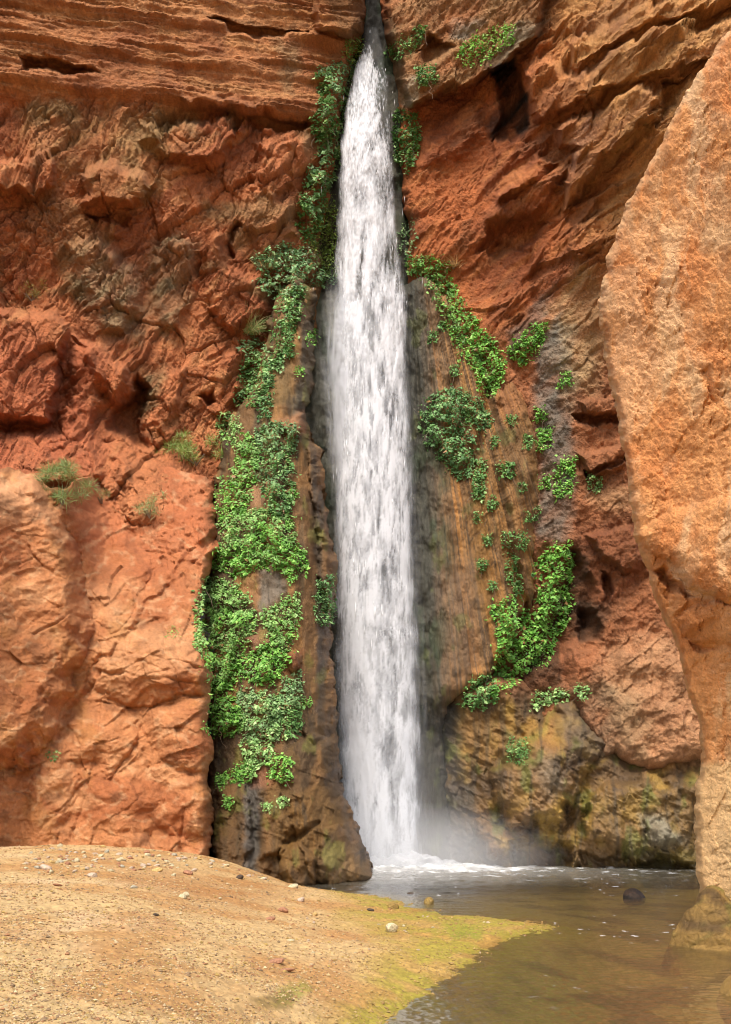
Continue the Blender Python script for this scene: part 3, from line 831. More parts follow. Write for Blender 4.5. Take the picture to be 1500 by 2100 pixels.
def d_foot(px, py):
    w = warpf(px, py, 20, 50, 97)
    D = np.interp(px, [880, 960, 1100, 1300, 1450, 1640], [46.4, 45.3, 44.4, 43.7, 43.0, 42]).astype(f32)
    D = D + 1.8 * sm(1600, 1400, py) * sm(1040, 1130, px) - 0.3 * sm(1560, 1400, py) * sm(1080, 1000, px)

    def P(pts, h, ww, pad=70):
        nonlocal D
        t = np.clip(sdf(px + w[0], py + w[1], pts, pad)[0] / ww, 0, 1)
        D = D - h * np.sqrt(1 - (1 - t) ** 2)

    def H(pts, h, ww, pad=60):
        nonlocal D
        D = D + h * plateau(px, py, pts, ww, w, pad)
    P([(1050, 1530), (1095, 1490), (1142, 1440), (1180, 1440), (1214, 1480), (1226, 1520), (1206, 1580), (1185, 1640), (1140, 1690), (1050, 1700), (1000, 1640), (1010, 1580)], 1.7, 60)
    D = D + 0.6 * sm(1620, 1560, py) * sm(1225, 1270, px)
    P([(1190, 1640), (1260, 1600), (1330, 1590), (1420, 1600), (1430, 1780), (1280, 1760), (1200, 1720)], 1.0, 40)
    P([(985, 1680), (1060, 1680), (1100, 1710), (1080, 1740), (1000, 1760), (970, 1720)], 0.8, 24)
    P([(1310, 1670), (1360, 1680), (1400, 1720), (1390, 1750), (1330, 1730)], 0.6, 20)
    H([(1035, 1728), (1080, 1715), (1120, 1725), (1180, 1735), (1190, 1800), (1040, 1800)], 0.9, 18)
    H([(1165, 1600), (1185, 1580), (1190, 1660), (1160, 1720), (1140, 1710)], 0.4, 16)
    H([(1180, 1745), (1430, 1760), (1430, 1830), (1180, 1830)], 0.6, 12)
    return D


def r_foot(U, V, px, py, D):
    x, y = rot(U, V, -25, 0.7, 0.9)
    f1, k1, _ = facets(x + 0.3 * fbm(U, V, 3, 8), y, 81, 0.7, 0.3, 0.45)
    f2, k2, _ = facets(x * 2.6, y * 2.6, 82, 0.7, 0.35, 0.45)
    f3, k3, _ = facets(x * 7, y * 7, 83, 0.7, 0.35, 0.45)
    x4, y4 = rot(U, V, -50, 0.4, 2.0)
    return 0.22 * f1 + 0.14 * f2 + 0.05 * f3 + 0.40 * fbm(U * 0.7, V * 0.7, 6, 84, 0.55) + 0.16 * ridged(x4, y4, 6, 85, 0.58) + 0.10 * blocks(x * 1.2, y * 2.0, 86, 0.8, 0.5) + 0.05 * fbm(U * 4, V * 4, 4, 87)


def c_foot(U, V, px, py, R):
    w = warpf(px, py, 14, 45, 197)
    n1 = fbm(U * 0.5, V * 0.5, 5, 211); n2 = fbm(U * 2.0, V * 2.0, 5, 212)
    col = mix(c(130, 94, 56), c(98, 72, 48), sm(-0.3, 0.3, n1))
    col = mix(col, c(172, 132, 44), sm(-0.1, 0.4, fbm(U * 0.7 + 2, V * 0.6, 5, 213)) * 0.75)
    for pts, cc, a, s in (
        ([(1240, 1410), (1330, 1385), (1440, 1400), (1440, 1560), (1330, 1570), (1260, 1540)], (206, 146, 106), 0.85, 26),
        ([(1240, 1400), (1290, 1420), (1330, 1480), (1320, 1560), (1290, 1520), (1260, 1450)], (170, 132, 98), 0.6, 16),
        ([(1150, 1440), (1250, 1410), (1270, 1480), (1240, 1540), (1180, 1560), (1150, 1500)], (112, 92, 76), 0.7, 24),
        ([(1070, 1500), (1140, 1450), (1150, 1530), (1100, 1560), (1060, 1560)], (164, 108, 48), 0.7, 18),
        ([(1090, 1540), (1140, 1550), (1160, 1620), (1120, 1640)], (140, 120, 104), 0.7, 16),
        ([(930, 1460), (1060, 1470), (1040, 1540), (960, 1590), (940, 1560)], (150, 106, 46), 0.7, 22),
        ([(895, 1400), (945, 1440), (950, 1600), (985, 1700), (985, 1800), (890, 1800)], (66, 60, 54), 0.9, 24),
        ([(1180, 1620), (1430, 1600), (1430, 1780), (1180, 1740)], (142, 106, 52), 0.55, 30),
        ([(1310, 1670), (1370, 1680), (1400, 1730), (1330, 1740)], (150, 142, 132), 0.7, 14),
        ([(1000, 1640), (1080, 1560), (1120, 1640), (1060, 1700)], (138, 98, 56), 0.6, 22),
        ([(1040, 1500), (1080, 1520), (1075, 1565), (1045, 1560)], (70, 100, 44), 0.85, 14),
        ([(1010, 1570), (1060, 1530), (1140, 1460), (1110, 1510), (1050, 1570)], (120, 124, 36), 0.6, 12),
        ([(1300, 1745), (1420, 1740), (1420, 1780), (1300, 1790)], (100, 104, 40), 0.6, 12),
    ):
        col = mix(col, c(*cc), np.clip(inside(px, py, pts, s, w) * a * (0.85 + 0.5 * n1), 0, 1))
    col = mix(col, c(104, 108, 40), sm(0.15, 0.5, fbm(U * 0.8 + 20, V * 0.5, 5, 217)) * sm(1440, 1560, py) * 0.7)
    col = mix(col, c(74, 62, 50), sm(0.1, 0.5, streaks(U * 2.2, V * 0.3, 4, 218)) * 0.55)
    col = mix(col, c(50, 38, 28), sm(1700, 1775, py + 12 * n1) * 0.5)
    col = mix(col, c(60, 44, 32), sm(0.3, 0.65, fbm(U * 1.6, V * 1.0, 5, 216)) * 0.6)
    col = mix(col, c(150, 92, 56), sm(1470, 1400, py + 20 * n1) * sm(1240, 1180, px) * 0.8)
    wet = sm(1540, 1620, py) * 0.8 + 0.35 * sm(1250, 1150, px)
    return col * (1 + 0.25 * n2)[..., None], np.clip(wet, 0, 1)


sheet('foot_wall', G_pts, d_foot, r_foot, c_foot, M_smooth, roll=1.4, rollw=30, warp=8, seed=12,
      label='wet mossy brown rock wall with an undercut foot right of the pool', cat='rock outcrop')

# ---- right foreground wall
H_pts = [(1700, -40), (1545, -10), (1500, 60), (1462, 108), (1430, 152), (1400, 204), (1372, 258), (1342, 318), (1312, 372), (1284, 424), (1262, 480), (1246, 540), (1232, 590), (1227, 622), (1234, 680), (1246, 760), (1262, 830), (1272, 880),
         (1284, 960), (1292, 1020), (1300, 1080), (1312, 1130), (1326, 1160), (1340, 1225), (1362, 1268), (1386, 1312), (1400, 1370), (1408, 1420), (1430, 1466), (1438, 1520), (1440, 1560), (1430, 1600), (1424, 1660), (1426, 1720), (1430, 1790), (1436, 1860), (1440, 1990), (2000, 1990), (2000, -300)]


def d_near(px, py):
    w = warpf(px, py, 8, 35, 99)
    D = np.interp(px, [1220, 1300, 1455, 1560, 2000], [23.0, 21.6, 19.8, 18.6, 14.0]).astype(f32)
    D = D + 1.3 * sm(1130, 1500, py) - 0.5 * sm(900, 200, py)

    def P(pts, h, ww, pad=60):
        nonlocal D
        t = np.clip(sdf(px + w[0], py + w[1], pts, pad)[0] / ww, 0, 1)
        D = D - h * np.sqrt(1 - (1 - t) ** 2)

    def H(pts, h, ww, pad=60):
        nonlocal D
        D = D + h * plateau(px, py, pts, ww, w, pad)
    P([(1296, 1100), (1330, 1128), (1372, 1150), (1402, 1192), (1440, 1220), (1620, 1280), (1620, 1000), (1380, 1040)], 0.36, 26)
    P([(1386, 1270), (1412, 1244), (1470, 1236), (1620, 1270), (1620, 1330), (1440, 1316), (1404, 1300)], 0.20, 26)
    H([(1410, 1306), (1450, 1316), (1480, 1330), (1440, 1344), (1418, 1330)], 0.22, 12)
    H([(1330, 1164), (1364, 1160), (1394, 1196), (1430, 1226), (1400, 1232), (1360, 1206)], 0.45, 12)
    D = D + 0.16 * near_line(px + w[0], py + w[1], [(1440, 770), (1456, 830)], 9)
    return D


def r_near(U, V, px, py, D):
    S = U
    f1, k1, _ = facets(S * 0.5, V * 0.3, 91, 0.35, 0.15, 0.2)
    wx = 0.05 * fbm(S * 5, V * 5, 3, 4)
    pit = facets((S + wx) * 7, (V + wx) * 6.0, 92, 0.5, 0.5, 0.8)[0]
    pf = facets((S + wx) * 15, V * 13, 93, 0.5, 0.5, 0.8)[0]
    rough = 0.55 + 0.45 * sm(-0.25, 0.30, fbm(S * 0.6, V * 0.35, 4, 94)); hole = sm(0.32, 0.62, fbm(S * 3.2, V * 3.0, 4, 98)) * sm(-0.1, 0.3, fbm(S * 0.5 + 5, V * 0.4, 3, 99))
    kn = np.maximum(inside(px, py, [(1300, 1110), (1400, 1130), (1480, 1200), (1480, 1330), (1390, 1300), (1350, 1200)], 25), inside(px, py, [(1390, 1440), (1480, 1440), (1480, 1540), (1440, 1540)], 20))
    fk = facets((S + 2 * wx) * 5.0, (V + wx) * 4.4, 95, 0.5, 0.5, 1.1)[0]
    lay = saw(rot(S, V, 52)[1] * 1.6 + 0.5 * fbm(S * 0.7, V * 0.7, 3, 89), 88) * sm(0.0, 0.3, fbm(S * 0.5 + 2, V * 0.4, 3, 87))
    return (0.30 * f1 + 0.26 * fbm(S * 0.8, V * 0.6, 6, 96, 0.58) + 0.13 * lay + rough * (0.07 * pit + 0.035 * pf + 0.075 * fbm(S * 6, V * 5, 4, 97, 0.65))
            - 0.10 * hole + kn * 0.17 * fk)


def c_near(U, V, px, py, R):
    S = U * 1.3 - 0.4
    n1 = fbm(S * 0.6, V * 0.5, 5, 221); n2 = fbm(S * 3, V * 3, 5, 222)
    col = mix(c(238, 156, 98), c(226, 136, 76), sm(-0.25, 0.4, n1))
    col = mix(col, c(242, 188, 152), sm(0.0, 0.5, fbm(S * 1.2 + 3 + 0.6 * n1, V * 0.4, 5, 223)) * 0.75)
    col = mix(col, c(200, 122, 62), sm(0.1, 0.5, fbm(S * 0.7 + 9, V * 0.9, 5, 224)) * 0.6)
    w = warpf(px, py, 10, 35, 198)
    vs = fbm(S * 0.75 + 0.9 * n1, V * 0.30 + 0.8 * n1, 5, 228, 0.55)
    col = mix(col, c(240, 180, 148), sm(0.0, 0.5, vs) * 0.5); col = mix(col, c(204, 126, 74), sm(-0.05, -0.5, vs) * 0.5)
    kn = inside(px, py, [(1300, 1110), (1400, 1140), (1480, 1200), (1480, 1330), (1390, 1300), (1350, 1200)], 20, w)
    col = mix(col, c(190, 112, 54), kn * 0.5)
    col = mix(col, c(222, 168, 140), inside(px, py, [(1366, 1146), (1386, 1160), (1420, 1196), (1460, 1216), (1460, 1240), (1410, 1215), (1380, 1186)], 8, w) * 0.8)
    s, _, _ = sdf(px + warpf(px, py, 5, 40, 13)[0], py, H_pts)
    col = mix(col, c(226, 184, 150), sm(9, 2, s) * 0.35)  # pale band along the outline: rim light painted into the colour
    col = mix(col, c(232, 184, 142), inside(px, py, [(1405, 1570), (1520, 1560), (1520, 1850), (1410, 1850)], 10) * 0.75)  # pale lower face, painted lighter still for the bright light on it
    col = mix(col, c(150, 130, 60), sm(1810, 1880, py) * 0.8)
    return col * np.array([1.16, 1.18, 1.06], f32) * (1 + 0.14 * n2 + 0.16 * fbm(S * 11, V * 10, 3, 227))[..., None], np.zeros(px.shape, f32)


sheet('near_wall', H_pts, d_near, r_near, c_near, M_pit, roll=1.1, rollw=15, warp=7, wsize=34, rim=0.12, rimw=30, seed=13, step=1.6,
      label='pale orange pitted rock wall leaning in at the right', cat='rock wall')

# ------------------------------------------------------------------ beach and river bed
ctrl = [  # survey pixel + height of the ground there
    (-200, 1738, 1.35), (45, 1734, 1.31), (200, 1728, 1.36), (330, 1744, 1.20), (435, 1757, 1.02), (520, 1786, 0.52), (606, 1818, 0.06), (700, 1828, 0.02), (800, 1845, 0.02), (880, 1874, 0.02),
    (870, 1886, 0.03), (960, 1888, 0.03), (1050, 1893, 0.03), (1140, 1906, 0.0), (1060, 1932, 0.0), (985, 1966, 0.0), (900, 2022, 0.0), (835, 2060, 0.0), (770, 2130, 0.0), (680, 2230, 0.0),
    (700, 1900, 0.22), (880, 1940, 0.12), (700, 2000, 0.27), (820, 1990, 0.14), (550, 1880, 0.50), (560, 1960, 0.50), (560, 2060, 0.42), (300, 1830, 1.0), (300, 1900, 0.92), (300, 1980, 0.82), (300, 2070, 0.72), (60, 1800, 1.22), (60, 1900, 1.08), (60, 2060, 0.82), (-200, 1900, 1.12), (-200, 2100, 0.88), (430, 1800, 0.82), (100, 2240, 0.7),
    (600, 1806, -0.1), (690, 1810, -0.45), (800, 1815, -0.6), (950, 1790, -0.9), (1200, 1790, -0.9), (1430, 1790, -0.8), (930, 1850, -0.28), (1000, 1868, -0.16), (1100, 1880, -0.14), (1200, 1850, -0.35), (1300, 1900, -0.35), (1420, 1880, -0.4), (1180, 1925, -0.12), (1120, 1960, -0.18), (1050, 1990, -0.16), (1200, 2010, -0.4), (1400, 2000, -0.5), (980, 2050, -0.16), (1250, 2080, -0.45), (1500, 2080, -0.6), (1000, 2200, -0.4)]
pts = []
for (a, b, z) in ctrl:
    D = (CZ - z) * F / (b - HZ)
    pts.append(((a - CX) / F * D, D, z))
pts += [(-14, 48, 1.5), (0, 50, -1.0), (14, 50, -1.0), (10, 12, -0.6), (-8, 5, 0.7), (-3, 5, 0.55), (0, 5, 0.2), (5, 5, -0.5)]
pts = np.array(pts)


def tps_k(r2):
    return 0.5 * r2 * np.log(r2 + 1e-9)


_n = len(pts)
_A = np.zeros((_n + 3, _n + 3)); _b = np.zeros(_n + 3)
_d2 = (pts[:, None, 0] - pts[None, :, 0]) ** 2 + ((pts[:, None, 1] - pts[None, :, 1]) * 0.6) ** 2
_A[:_n, :_n] = tps_k(_d2) + np.eye(_n) * 0.6
_A[:_n, _n] = 1; _A[:_n, _n + 1] = pts[:, 0]; _A[:_n, _n + 2] = pts[:, 1]; _A[_n:, :_n] = _A[:_n, _n:].T
_b[:_n] = pts[:, 2]
_w = np.linalg.solve(_A, _b)


def ground_z(x, y):
    x = np.asarray(x, np.float64); y = np.asarray(y, np.float64)
    z = _w[_n] + _w[_n + 1] * x + _w[_n + 2] * y
    for i in range(_n):
        z = z + _w[i] * tps_k((x - pts[i, 0]) ** 2 + ((y - pts[i, 1]) * 0.6) ** 2)
    return z


def ground_full(x, y):
    z = ground_z(x, y).astype(f32)
    z = z + 0.045 * fbm(x * 0.9, y * 0.7, 5, 301, 0.55) + 0.014 * fbm(x * 4, y * 3, 4, 302)
    return z


def ground_at(px, py):
    """walk down the sight line until it meets the ground"""
    lo, hi = 4.0, 60.0
    D = np.linspace(lo, hi, 1500)
    X, Y, Z = wpos(px, py, D)
    g = ground_full(X, Y)
    k = np.argmax(Z <= g)
    return float(X[k]), float(Y[k]), float(g[k])


def px_of(x, y, z):
    return CX + x / y * F, HZ - (z - CZ) / y * F


gx = axis(-700, 2100, -30, 1530, 2.6, 14)
gy = np.concatenate([np.arange(1752, 1770, 1.0), np.arange(1770, 2100, 0.9), np.arange(2100, 2560, 1.8), np.arange(2560, 3600, 20)]).astype(f32)
gD = (CZ * F / (gy - HZ)).astype(f32)
PXg, Dg = np.meshgrid(gx, gD)
Xg = (PXg - CX) / F * Dg; Yg = Dg
Zg = ground_full(Xg, Yg)
dry = sm(-0.01, 0.05, Zg)
peb = facets(Xg * 14, Yg * 9, 311, 0.4, 0.5, 0.7)[0] * 0.022 + facets(Xg * 30, Yg * 18, 312, 0.4, 0.5, 0.7)[0] * 0.012
Zg = Zg + peb * (0.5 + 0.5 * sm(0.3, -0.1, Zg))
ppx, ppy = px_of(Xg, Yg, Zg)
n1 = fbm(Xg * 0.5, Yg * 0.35, 5, 321); n2 = fbm(Xg * 5, Yg * 4, 5, 322); cell = facets(Xg * 22, Yg * 15, 313)[2]
gc = mix(c(208, 172, 128), c(192, 142, 90), sm(-0.2, 0.4, n1))
gc = mix(gc, c(218, 182, 150), sm(0.0, 0.5, fbm(Xg * 0.35 + 5, Yg * 0.25, 4, 323)) * sm(480, 150, ppx) * 0.9)
gc = mix(gc, c(172, 112, 54), inside(ppx, ppy, [(200, 1760), (420, 1790), (600, 1830), (520, 1860), (380, 1850), (250, 1810)], 40) * 0.6)
gc = mix(gc, c(186, 146, 58), sm(0.30, 0.08, Zg + 0.1 * n1) * 0.75)
gc = mix(gc, c(140, 106, 54), sm(0.06, -0.02, Zg) * 0.7)
gc = mix(gc, c(156, 134, 84), sm(-0.03, -0.2, Zg) * 0.8)
gc = mix(gc, c(96, 76, 48), sm(-0.05, -0.25, Zg) * sm(-0.05, 0.3, fbm(Xg * 0.6, Yg * 0.5, 5, 329)) * 0.8)
gc = mix(gc, c(140, 146, 30), inside(ppx, ppy, [(905, 1900), (950, 1890), (990, 1905), (985, 1925), (930, 1925)], 10, warpf(ppx, ppy, 8, 14, 5)) * 0.85)
gc = mix(gc, c(164, 156, 40), sm(0.24, 0.04, np.abs(Zg - 0.04)) * sm(-0.4, 0.2, fbm(Xg * 1.2, Yg * 0.8, 4, 331)) * sm(520, 620, ppx) * 0.75)
gc = mix(gc, c(150, 150, 52), inside(ppx, ppy, [(570, 2030), (625, 2010), (640, 2030), (600, 2060), (560, 2060)], 10, warpf(ppx, ppy, 8, 14, 6)) * 0.7)
gc = mix(gc, c(120, 96, 30), inside(ppx, ppy, [(520, 2045), (600, 2035), (600, 2070), (520, 2070)], 8, warpf(ppx, ppy, 8, 14, 6)) * 0.6)
gc = gc * np.array([0.92, 0.88, 0.80], f32) * (0.80 + 0.40 * cell)[..., None] * (1 + 0.15 * n2)[..., None]
q, used = grid_faces(len(gy), len(gx))
M_beach = rock_mat('gravelly_sand', 16.0, 0.012, 0.006, 0.22)
me = mesh_np('beach', np.stack([Xg, Yg, Zg], -1).reshape(-1, 3), quads=q, attrs={'Col': gc.reshape(-1, 3), 'wet': (sm(0.06, 0.0, Zg) * 0.8).ravel()}, mat=M_beach)
link('beach', me, 'gravelly golden sand beach sloping into the pool', 'beach', None, 'structure')

# broad valley floor under and behind everything
vx = np.array([[-150, -150, -1.6], [150, -150, -1.6], [150, 140, -1.6], [-150, 140, -1.6]], f32)
me = mesh_np('ground', vx, quads=np.array([[0, 1, 2, 3]]), attrs={'Col': np.tile(c(170, 120, 80), (4, 1)), 'wet': np.zeros(4, f32)}, mat=M_beach)
link('ground', me, 'sandy canyon floor', 'ground', None, 'structure')

# ------------------------------------------------------------------ pool
wy = np.concatenate([np.arange(1762, 1800, 0.7), np.arange(1800, 2140, 1.2), np.arange(2140, 2500, 14)]).astype(f32)
wx = axis(400, 2000, 560, 1530, 2.4, 14)
wD = (CZ * F / (wy - HZ)).astype(f32)
PXw, Dw = np.meshgrid(wx, wD)
Xw = (PXw - CX) / F * Dw
FX, FY = (822 - CX) / F * 45.0, 45.0
r = np.sqrt((Xw - FX) ** 2 + (Dw - FY) ** 2)
th = np.arctan2(Dw - FY, Xw - FX)
calm = sm(26, 3, r)
wav = 0.5 * fbm(Xw * 1.4, Dw * 1.8, 5, 401) + 0.6 * ridged(r * 0.55 + 0.5 * fbm(Xw * 0.4, Dw * 0.4, 3, 402), th * 2.2, 4, 403) - 0.3
flow = fbm(Xw * 1.2 + Dw * 0.4, Dw * 2.6, 5, 404)
Zw = 0.02 * flow * (0.3 + calm) + 0.12 * wav * calm ** 2 + 0.010 * fbm(Xw * 5, Dw * 7, 3, 405)
Zw = Zw + 0.20 * np.exp(-((r - 2.6) / 1.4) ** 2) * (0.5 + fbm(Xw * 1.3, Dw * 1.3, 4, 406))
fo = fbm(Xw * 1.2, Dw * 0.9, 5, 407) * 0.5 + 0.5 * ridged(Xw * 0.9, Dw * 0.7, 4, 408) - 0.1
rx = np.sqrt(((Xw - FX - 1.0) / 1.35) ** 2 + (Dw - FY) ** 2)
foam = np.clip(sm(4.8, 0.6, rx - 2.6 * fo) * (0.75 + 0.5 * fo) + sm(0.25, 0.7, fo) * sm(13, 3, rx) * 0.9, 0, 1)
foam = np.maximum(foam, 0.5 * sm(0.55, 0.8, fbm(Xw * 3.5, Dw * 2.6, 5, 409)) * sm(0.1, 0.4, fbm(Xw * 0.3, Dw * 0.25, 3, 410)) * sm(12, 18, Dw))
me_w = mesh_np('pool_water', np.stack([Xw, Dw, Zw], -1).reshape(-1, 3), quads=grid_faces(len(wy), len(wx))[0], attrs={'foam': foam.ravel(), 'murk': sm(15, 5, r + 1.5 * flow).ravel()})
m, nt, nd, L = new_mat('shallow_brown_water')
out = N(nd, 'ShaderNodeOutputMaterial')
tr = N(nd, 'ShaderNodeBsdfTransparent'); tr.inputs[0].default_value = (0.86, 0.84, 0.64, 1)
murk = N(nd, 'ShaderNodeBsdfDiffuse'); murk.inputs[0].default_value = (0.10, 0.078, 0.045, 1)
mk = N(nd, 'ShaderNodeMixShader'); mk.inputs[0].default_value = 0.40
gl = N(nd, 'ShaderNodeBsdfGlossy'); gl.inputs['Roughness'].default_value = 0.2
fr = N(nd, 'ShaderNodeFresnel'); fr.inputs['IOR'].default_value = 1.27
wv = N(nd, 'ShaderNodeMixShader')
fm = N(nd, 'ShaderNodeBsdfDiffuse'); fm.inputs[0].default_value = (0.78, 0.80, 0.80, 1)
mx = N(nd, 'ShaderNodeMixShader'); at = N(nd, 'ShaderNodeAttribute', attribute_name='foam'); am = N(nd, 'ShaderNodeAttribute', attribute_name='murk')
mr = N(nd, 'ShaderNodeMapRange'); mr.inputs['To Min'].default_value = 0.06; mr.inputs['To Max'].default_value = 0.95
tcw = N(nd, 'ShaderNodeTexCoord'); nz = N(nd, 'ShaderNodeTexNoise'); nz.inputs['Scale'].default_value = 3.2; nz.inputs['Detail'].default_value = 7
mpw = N(nd, 'ShaderNodeMapping'); mpw.inputs['Scale'].default_value = (1, 1.6, 1)
L.new(tcw.outputs['Object'], mpw.inputs[0]); L.new(mpw.outputs[0], nz.inputs['Vector'])
bp = N(nd, 'ShaderNodeBump'); bp.inputs['Distance'].default_value = 0.03; bp.inputs['Strength'].default_value = 0.6
L.new(nz.outputs[0], bp.inputs['Height']); L.new(bp.outputs[0], gl.inputs['Normal']); L.new(bp.outputs[0], fr.inputs['Normal'])
mcol = N(nd, 'ShaderNodeMix', data_type='RGBA'); mcol.inputs['A'].default_value = (0.175, 0.145, 0.075, 1); mcol.inputs['B'].default_value = (0.34, 0.33, 0.29, 1)
L.new(am.outputs['Fac'], mcol.inputs['Factor']); L.new(mcol.outputs['Result'], murk.inputs[0])
L.new(am.outputs['Fac'], mr.inputs[0]); L.new(mr.outputs[0], mk.inputs[0])
L.new(tr.outputs[0], mk.inputs[1]); L.new(murk.outputs[0], mk.inputs[2])
rf = N(nd, 'ShaderNodeMath', operation='MULTIPLY'); rf.inputs[1].default_value = 0.62; L.new(fr.outputs[0], rf.inputs[0]); L.new(rf.outputs[0], wv.inputs[0]); L.new(mk.outputs[0], wv.inputs[1]); L.new(gl.outputs[0], wv.inputs[2])
L.new(at.outputs['Fac'], mx.inputs[0]); L.new(wv.outputs[0], mx.inputs[1]); L.new(fm.outputs[0], mx.inputs[2]); L.new(mx.outputs[0], out.inputs[0])
me_w.materials.append(m)
link('pool_water', me_w, 'shallow brown plunge pool with foam under the waterfall', 'water', None, 'structure')

# ------------------------------------------------------------------ what the sight lines meet (for setting plants on the rock)
ZS = 3
ZW, ZH = 1560 // ZS, 2160 // ZS
zb = np.full((ZH, ZW), 1e9, f32)
for co in SHEETS:
    a = ((CX + co[:, 0] / co[:, 1] * F + 30) / ZS).astype(int); b = ((HZ - (co[:, 2] - CZ) / co[:, 1] * F + 30) / ZS).astype(int)
    ok = (a >= 0) & (a < ZW) & (b >= 0) & (b < ZH)
    np.minimum.at(zb, (b[ok], a[ok]), co[ok, 1])
# fill holes and calm it
for _ in range(3):
    hole = zb > 1e8
    if not hole.any(): break
    p = np.pad(zb, 1, mode='edge')
    nbm = np.minimum.reduce([p[:-2, 1:-1], p[2:, 1:-1], p[1:-1, :-2], p[1:-1, 2:]])
    zb = np.where(hole, nbm, zb)
zb = np.where(zb > 1e8, 46.0, zb)


def rock_depth(px, py):
    a = np.clip(((np.asarray(px) + 30) / ZS).astype(int), 0, ZW - 1); b = np.clip(((np.asarray(py) + 30) / ZS).astype(int), 0, ZH - 1)
    return zb[b, a]


# ------------------------------------------------------------------ plants
def leaf_mat(name, rough=0.5):
    m, nt, nd, L = new_mat(name)
    out = N(nd, 'ShaderNodeOutputMaterial'); bs = N(nd, 'ShaderNodeBsdfPrincipled'); tl = N(nd, 'ShaderNodeBsdfTranslucent'); mx = N(nd, 'ShaderNodeMixShader'); mx.inputs[0].default_value = 0.22
    at = N(nd, 'ShaderNodeAttribute', attribute_name='Col')
    L.new(at.outputs['Color'], bs.inputs['Base Color']); L.new(at.outputs['Color'], tl.inputs[0]); bs.inputs['Roughness'].default_value = rough
    L.new(bs.outputs[0], mx.inputs[1]); L.new(tl.outputs[0], mx.inputs[2]); L.new(mx.outputs[0], out.inputs[0])
    return m


M_leaf = leaf_mat('leaf'); 
M_stem, _nt, _nd, _L = new_mat('woody_stem')
_o = N(_nd, 'ShaderNodeOutputMaterial'); _p = N(_nd, 'ShaderNodeBsdfPrincipled'); _p.inputs['Base Color'].default_value = (0.16, 0.10, 0.06, 1); _p.inputs['Roughness'].default_value = 0.8
_nz = N(_nd, 'ShaderNodeTexNoise'); _nz.inputs['Scale'].default_value = 20; _rm = N(_nd, 'ShaderNodeValToRGB')
_rm.color_ramp.elements[0].color = (0.09, 0.055, 0.03, 1); _rm.color_ramp.elements[1].color = (0.26, 0.19, 0.13, 1)
_L.new(_nz.outputs[0], _rm.inputs[0]); _L.new(_rm.outputs[0], _p.inputs['Base Color']); _L.new(_p.outputs[0], _o.inputs[0])

G = {  # leaf colours of each kind: main, light, dark
    'ivy': (lin(62, 104, 42), lin(118, 148, 84), lin(36, 70, 26)),
    'pale': (lin(88, 126, 60), lin(144, 170, 108), lin(52, 84, 36)),
    'grey': (lin(82, 118, 72), lin(134, 158, 112), lin(48, 80, 46)),
    'bright': (lin(76, 128, 34), lin(122, 164, 66), lin(44, 86, 24)),
    'deep': (lin(64, 104, 52), lin(106, 142, 84), lin(38, 68, 32)),
    'moss': (lin(86, 112, 36), lin(130, 148, 56), lin(52, 74, 26)),
}


def leaves(base, nrm_up, size, cols, rs):
    """folded rhombus leaves: base points (n,3), droop 0..1, size (n)"""
    n = len(base)
    az = rs.normal(0, 0.9, n); tilt = rs.normal(nrm_up, 0.45, n)
    out = np.stack([np.sin(az), -np.cos(az), np.zeros(n)], -1)
    up = np.array([0, 0, 1.0])
    nor = out * np.cos(tilt)[:, None] + up * np.sin(tilt)[:, None]
    tip = -up[None] * np.cos(tilt)[:, None] + out * np.sin(tilt)[:, None]
    tw = rs.normal(0, 0.7, n)
    sd = np.cross(nor, tip)
    tip, sd = tip * np.cos(tw)[:, None] + sd * np.sin(tw)[:, None], sd * np.cos(tw)[:, None] - tip * np.sin(tw)[:, None]
    s = size[:, None]
    wd = rs.uniform(0.30, 0.45, n)[:, None]
    p0 = base; p1 = base + tip * s * 0.45 + sd * s * wd - nor * s * 0.12; p2 = base + tip * s; p3 = base + tip * s * 0.45 - sd * s * wd - nor * s * 0.12
    pm = base + tip * s * 0.5 + nor * s * 0.04
    co = np.stack([p0, p1, p2, p3, pm], 1).reshape(-1, 3)
    k = np.arange(n)[:, None] * 5
    tris = np.concatenate([k + np.array([[0, 1, 4]]), k + np.array([[1, 2, 4]]), k + np.array([[2, 3, 4]]), k + np.array([[3, 0, 4]])])
    return co, tris, np.repeat(cols, 5, 0)


def tube(path, r0, r1, sides=5):
    path = np.asarray(path, np.float64); n = len(path); co = []
    for i, p in enumerate(path):
        t = path[min(i + 1, n - 1)] - path[max(i - 1, 0)]; t /= np.linalg.norm(t) + 1e-9
        a = np.cross(t, [0.3, 0.2, 0.9]); a /= np.linalg.norm(a) + 1e-9; b = np.cross(t, a)
        rr = r0 + (r1 - r0) * i / (n - 1)
        for k in range(sides):
            an = 2 * math.pi * k / sides
            co.append(p + rr * (math.cos(an) * a + math.sin(an) * b))
    q = [[i * sides + k, i * sides + (k + 1) % sides, (i + 1) * sides + (k + 1) % sides, (i + 1) * sides + k] for i in range(n - 1) for k in range(sides)]
    return np.array(co), np.array(q)


def merge_tubes(tubes):
    co = []; qs = []; o = 0
    for a, b in tubes:
        co.append(a); qs.append(b + o); o += len(a)
    return np.concatenate(co), np.concatenate(qs)


_plant_seed = [100]


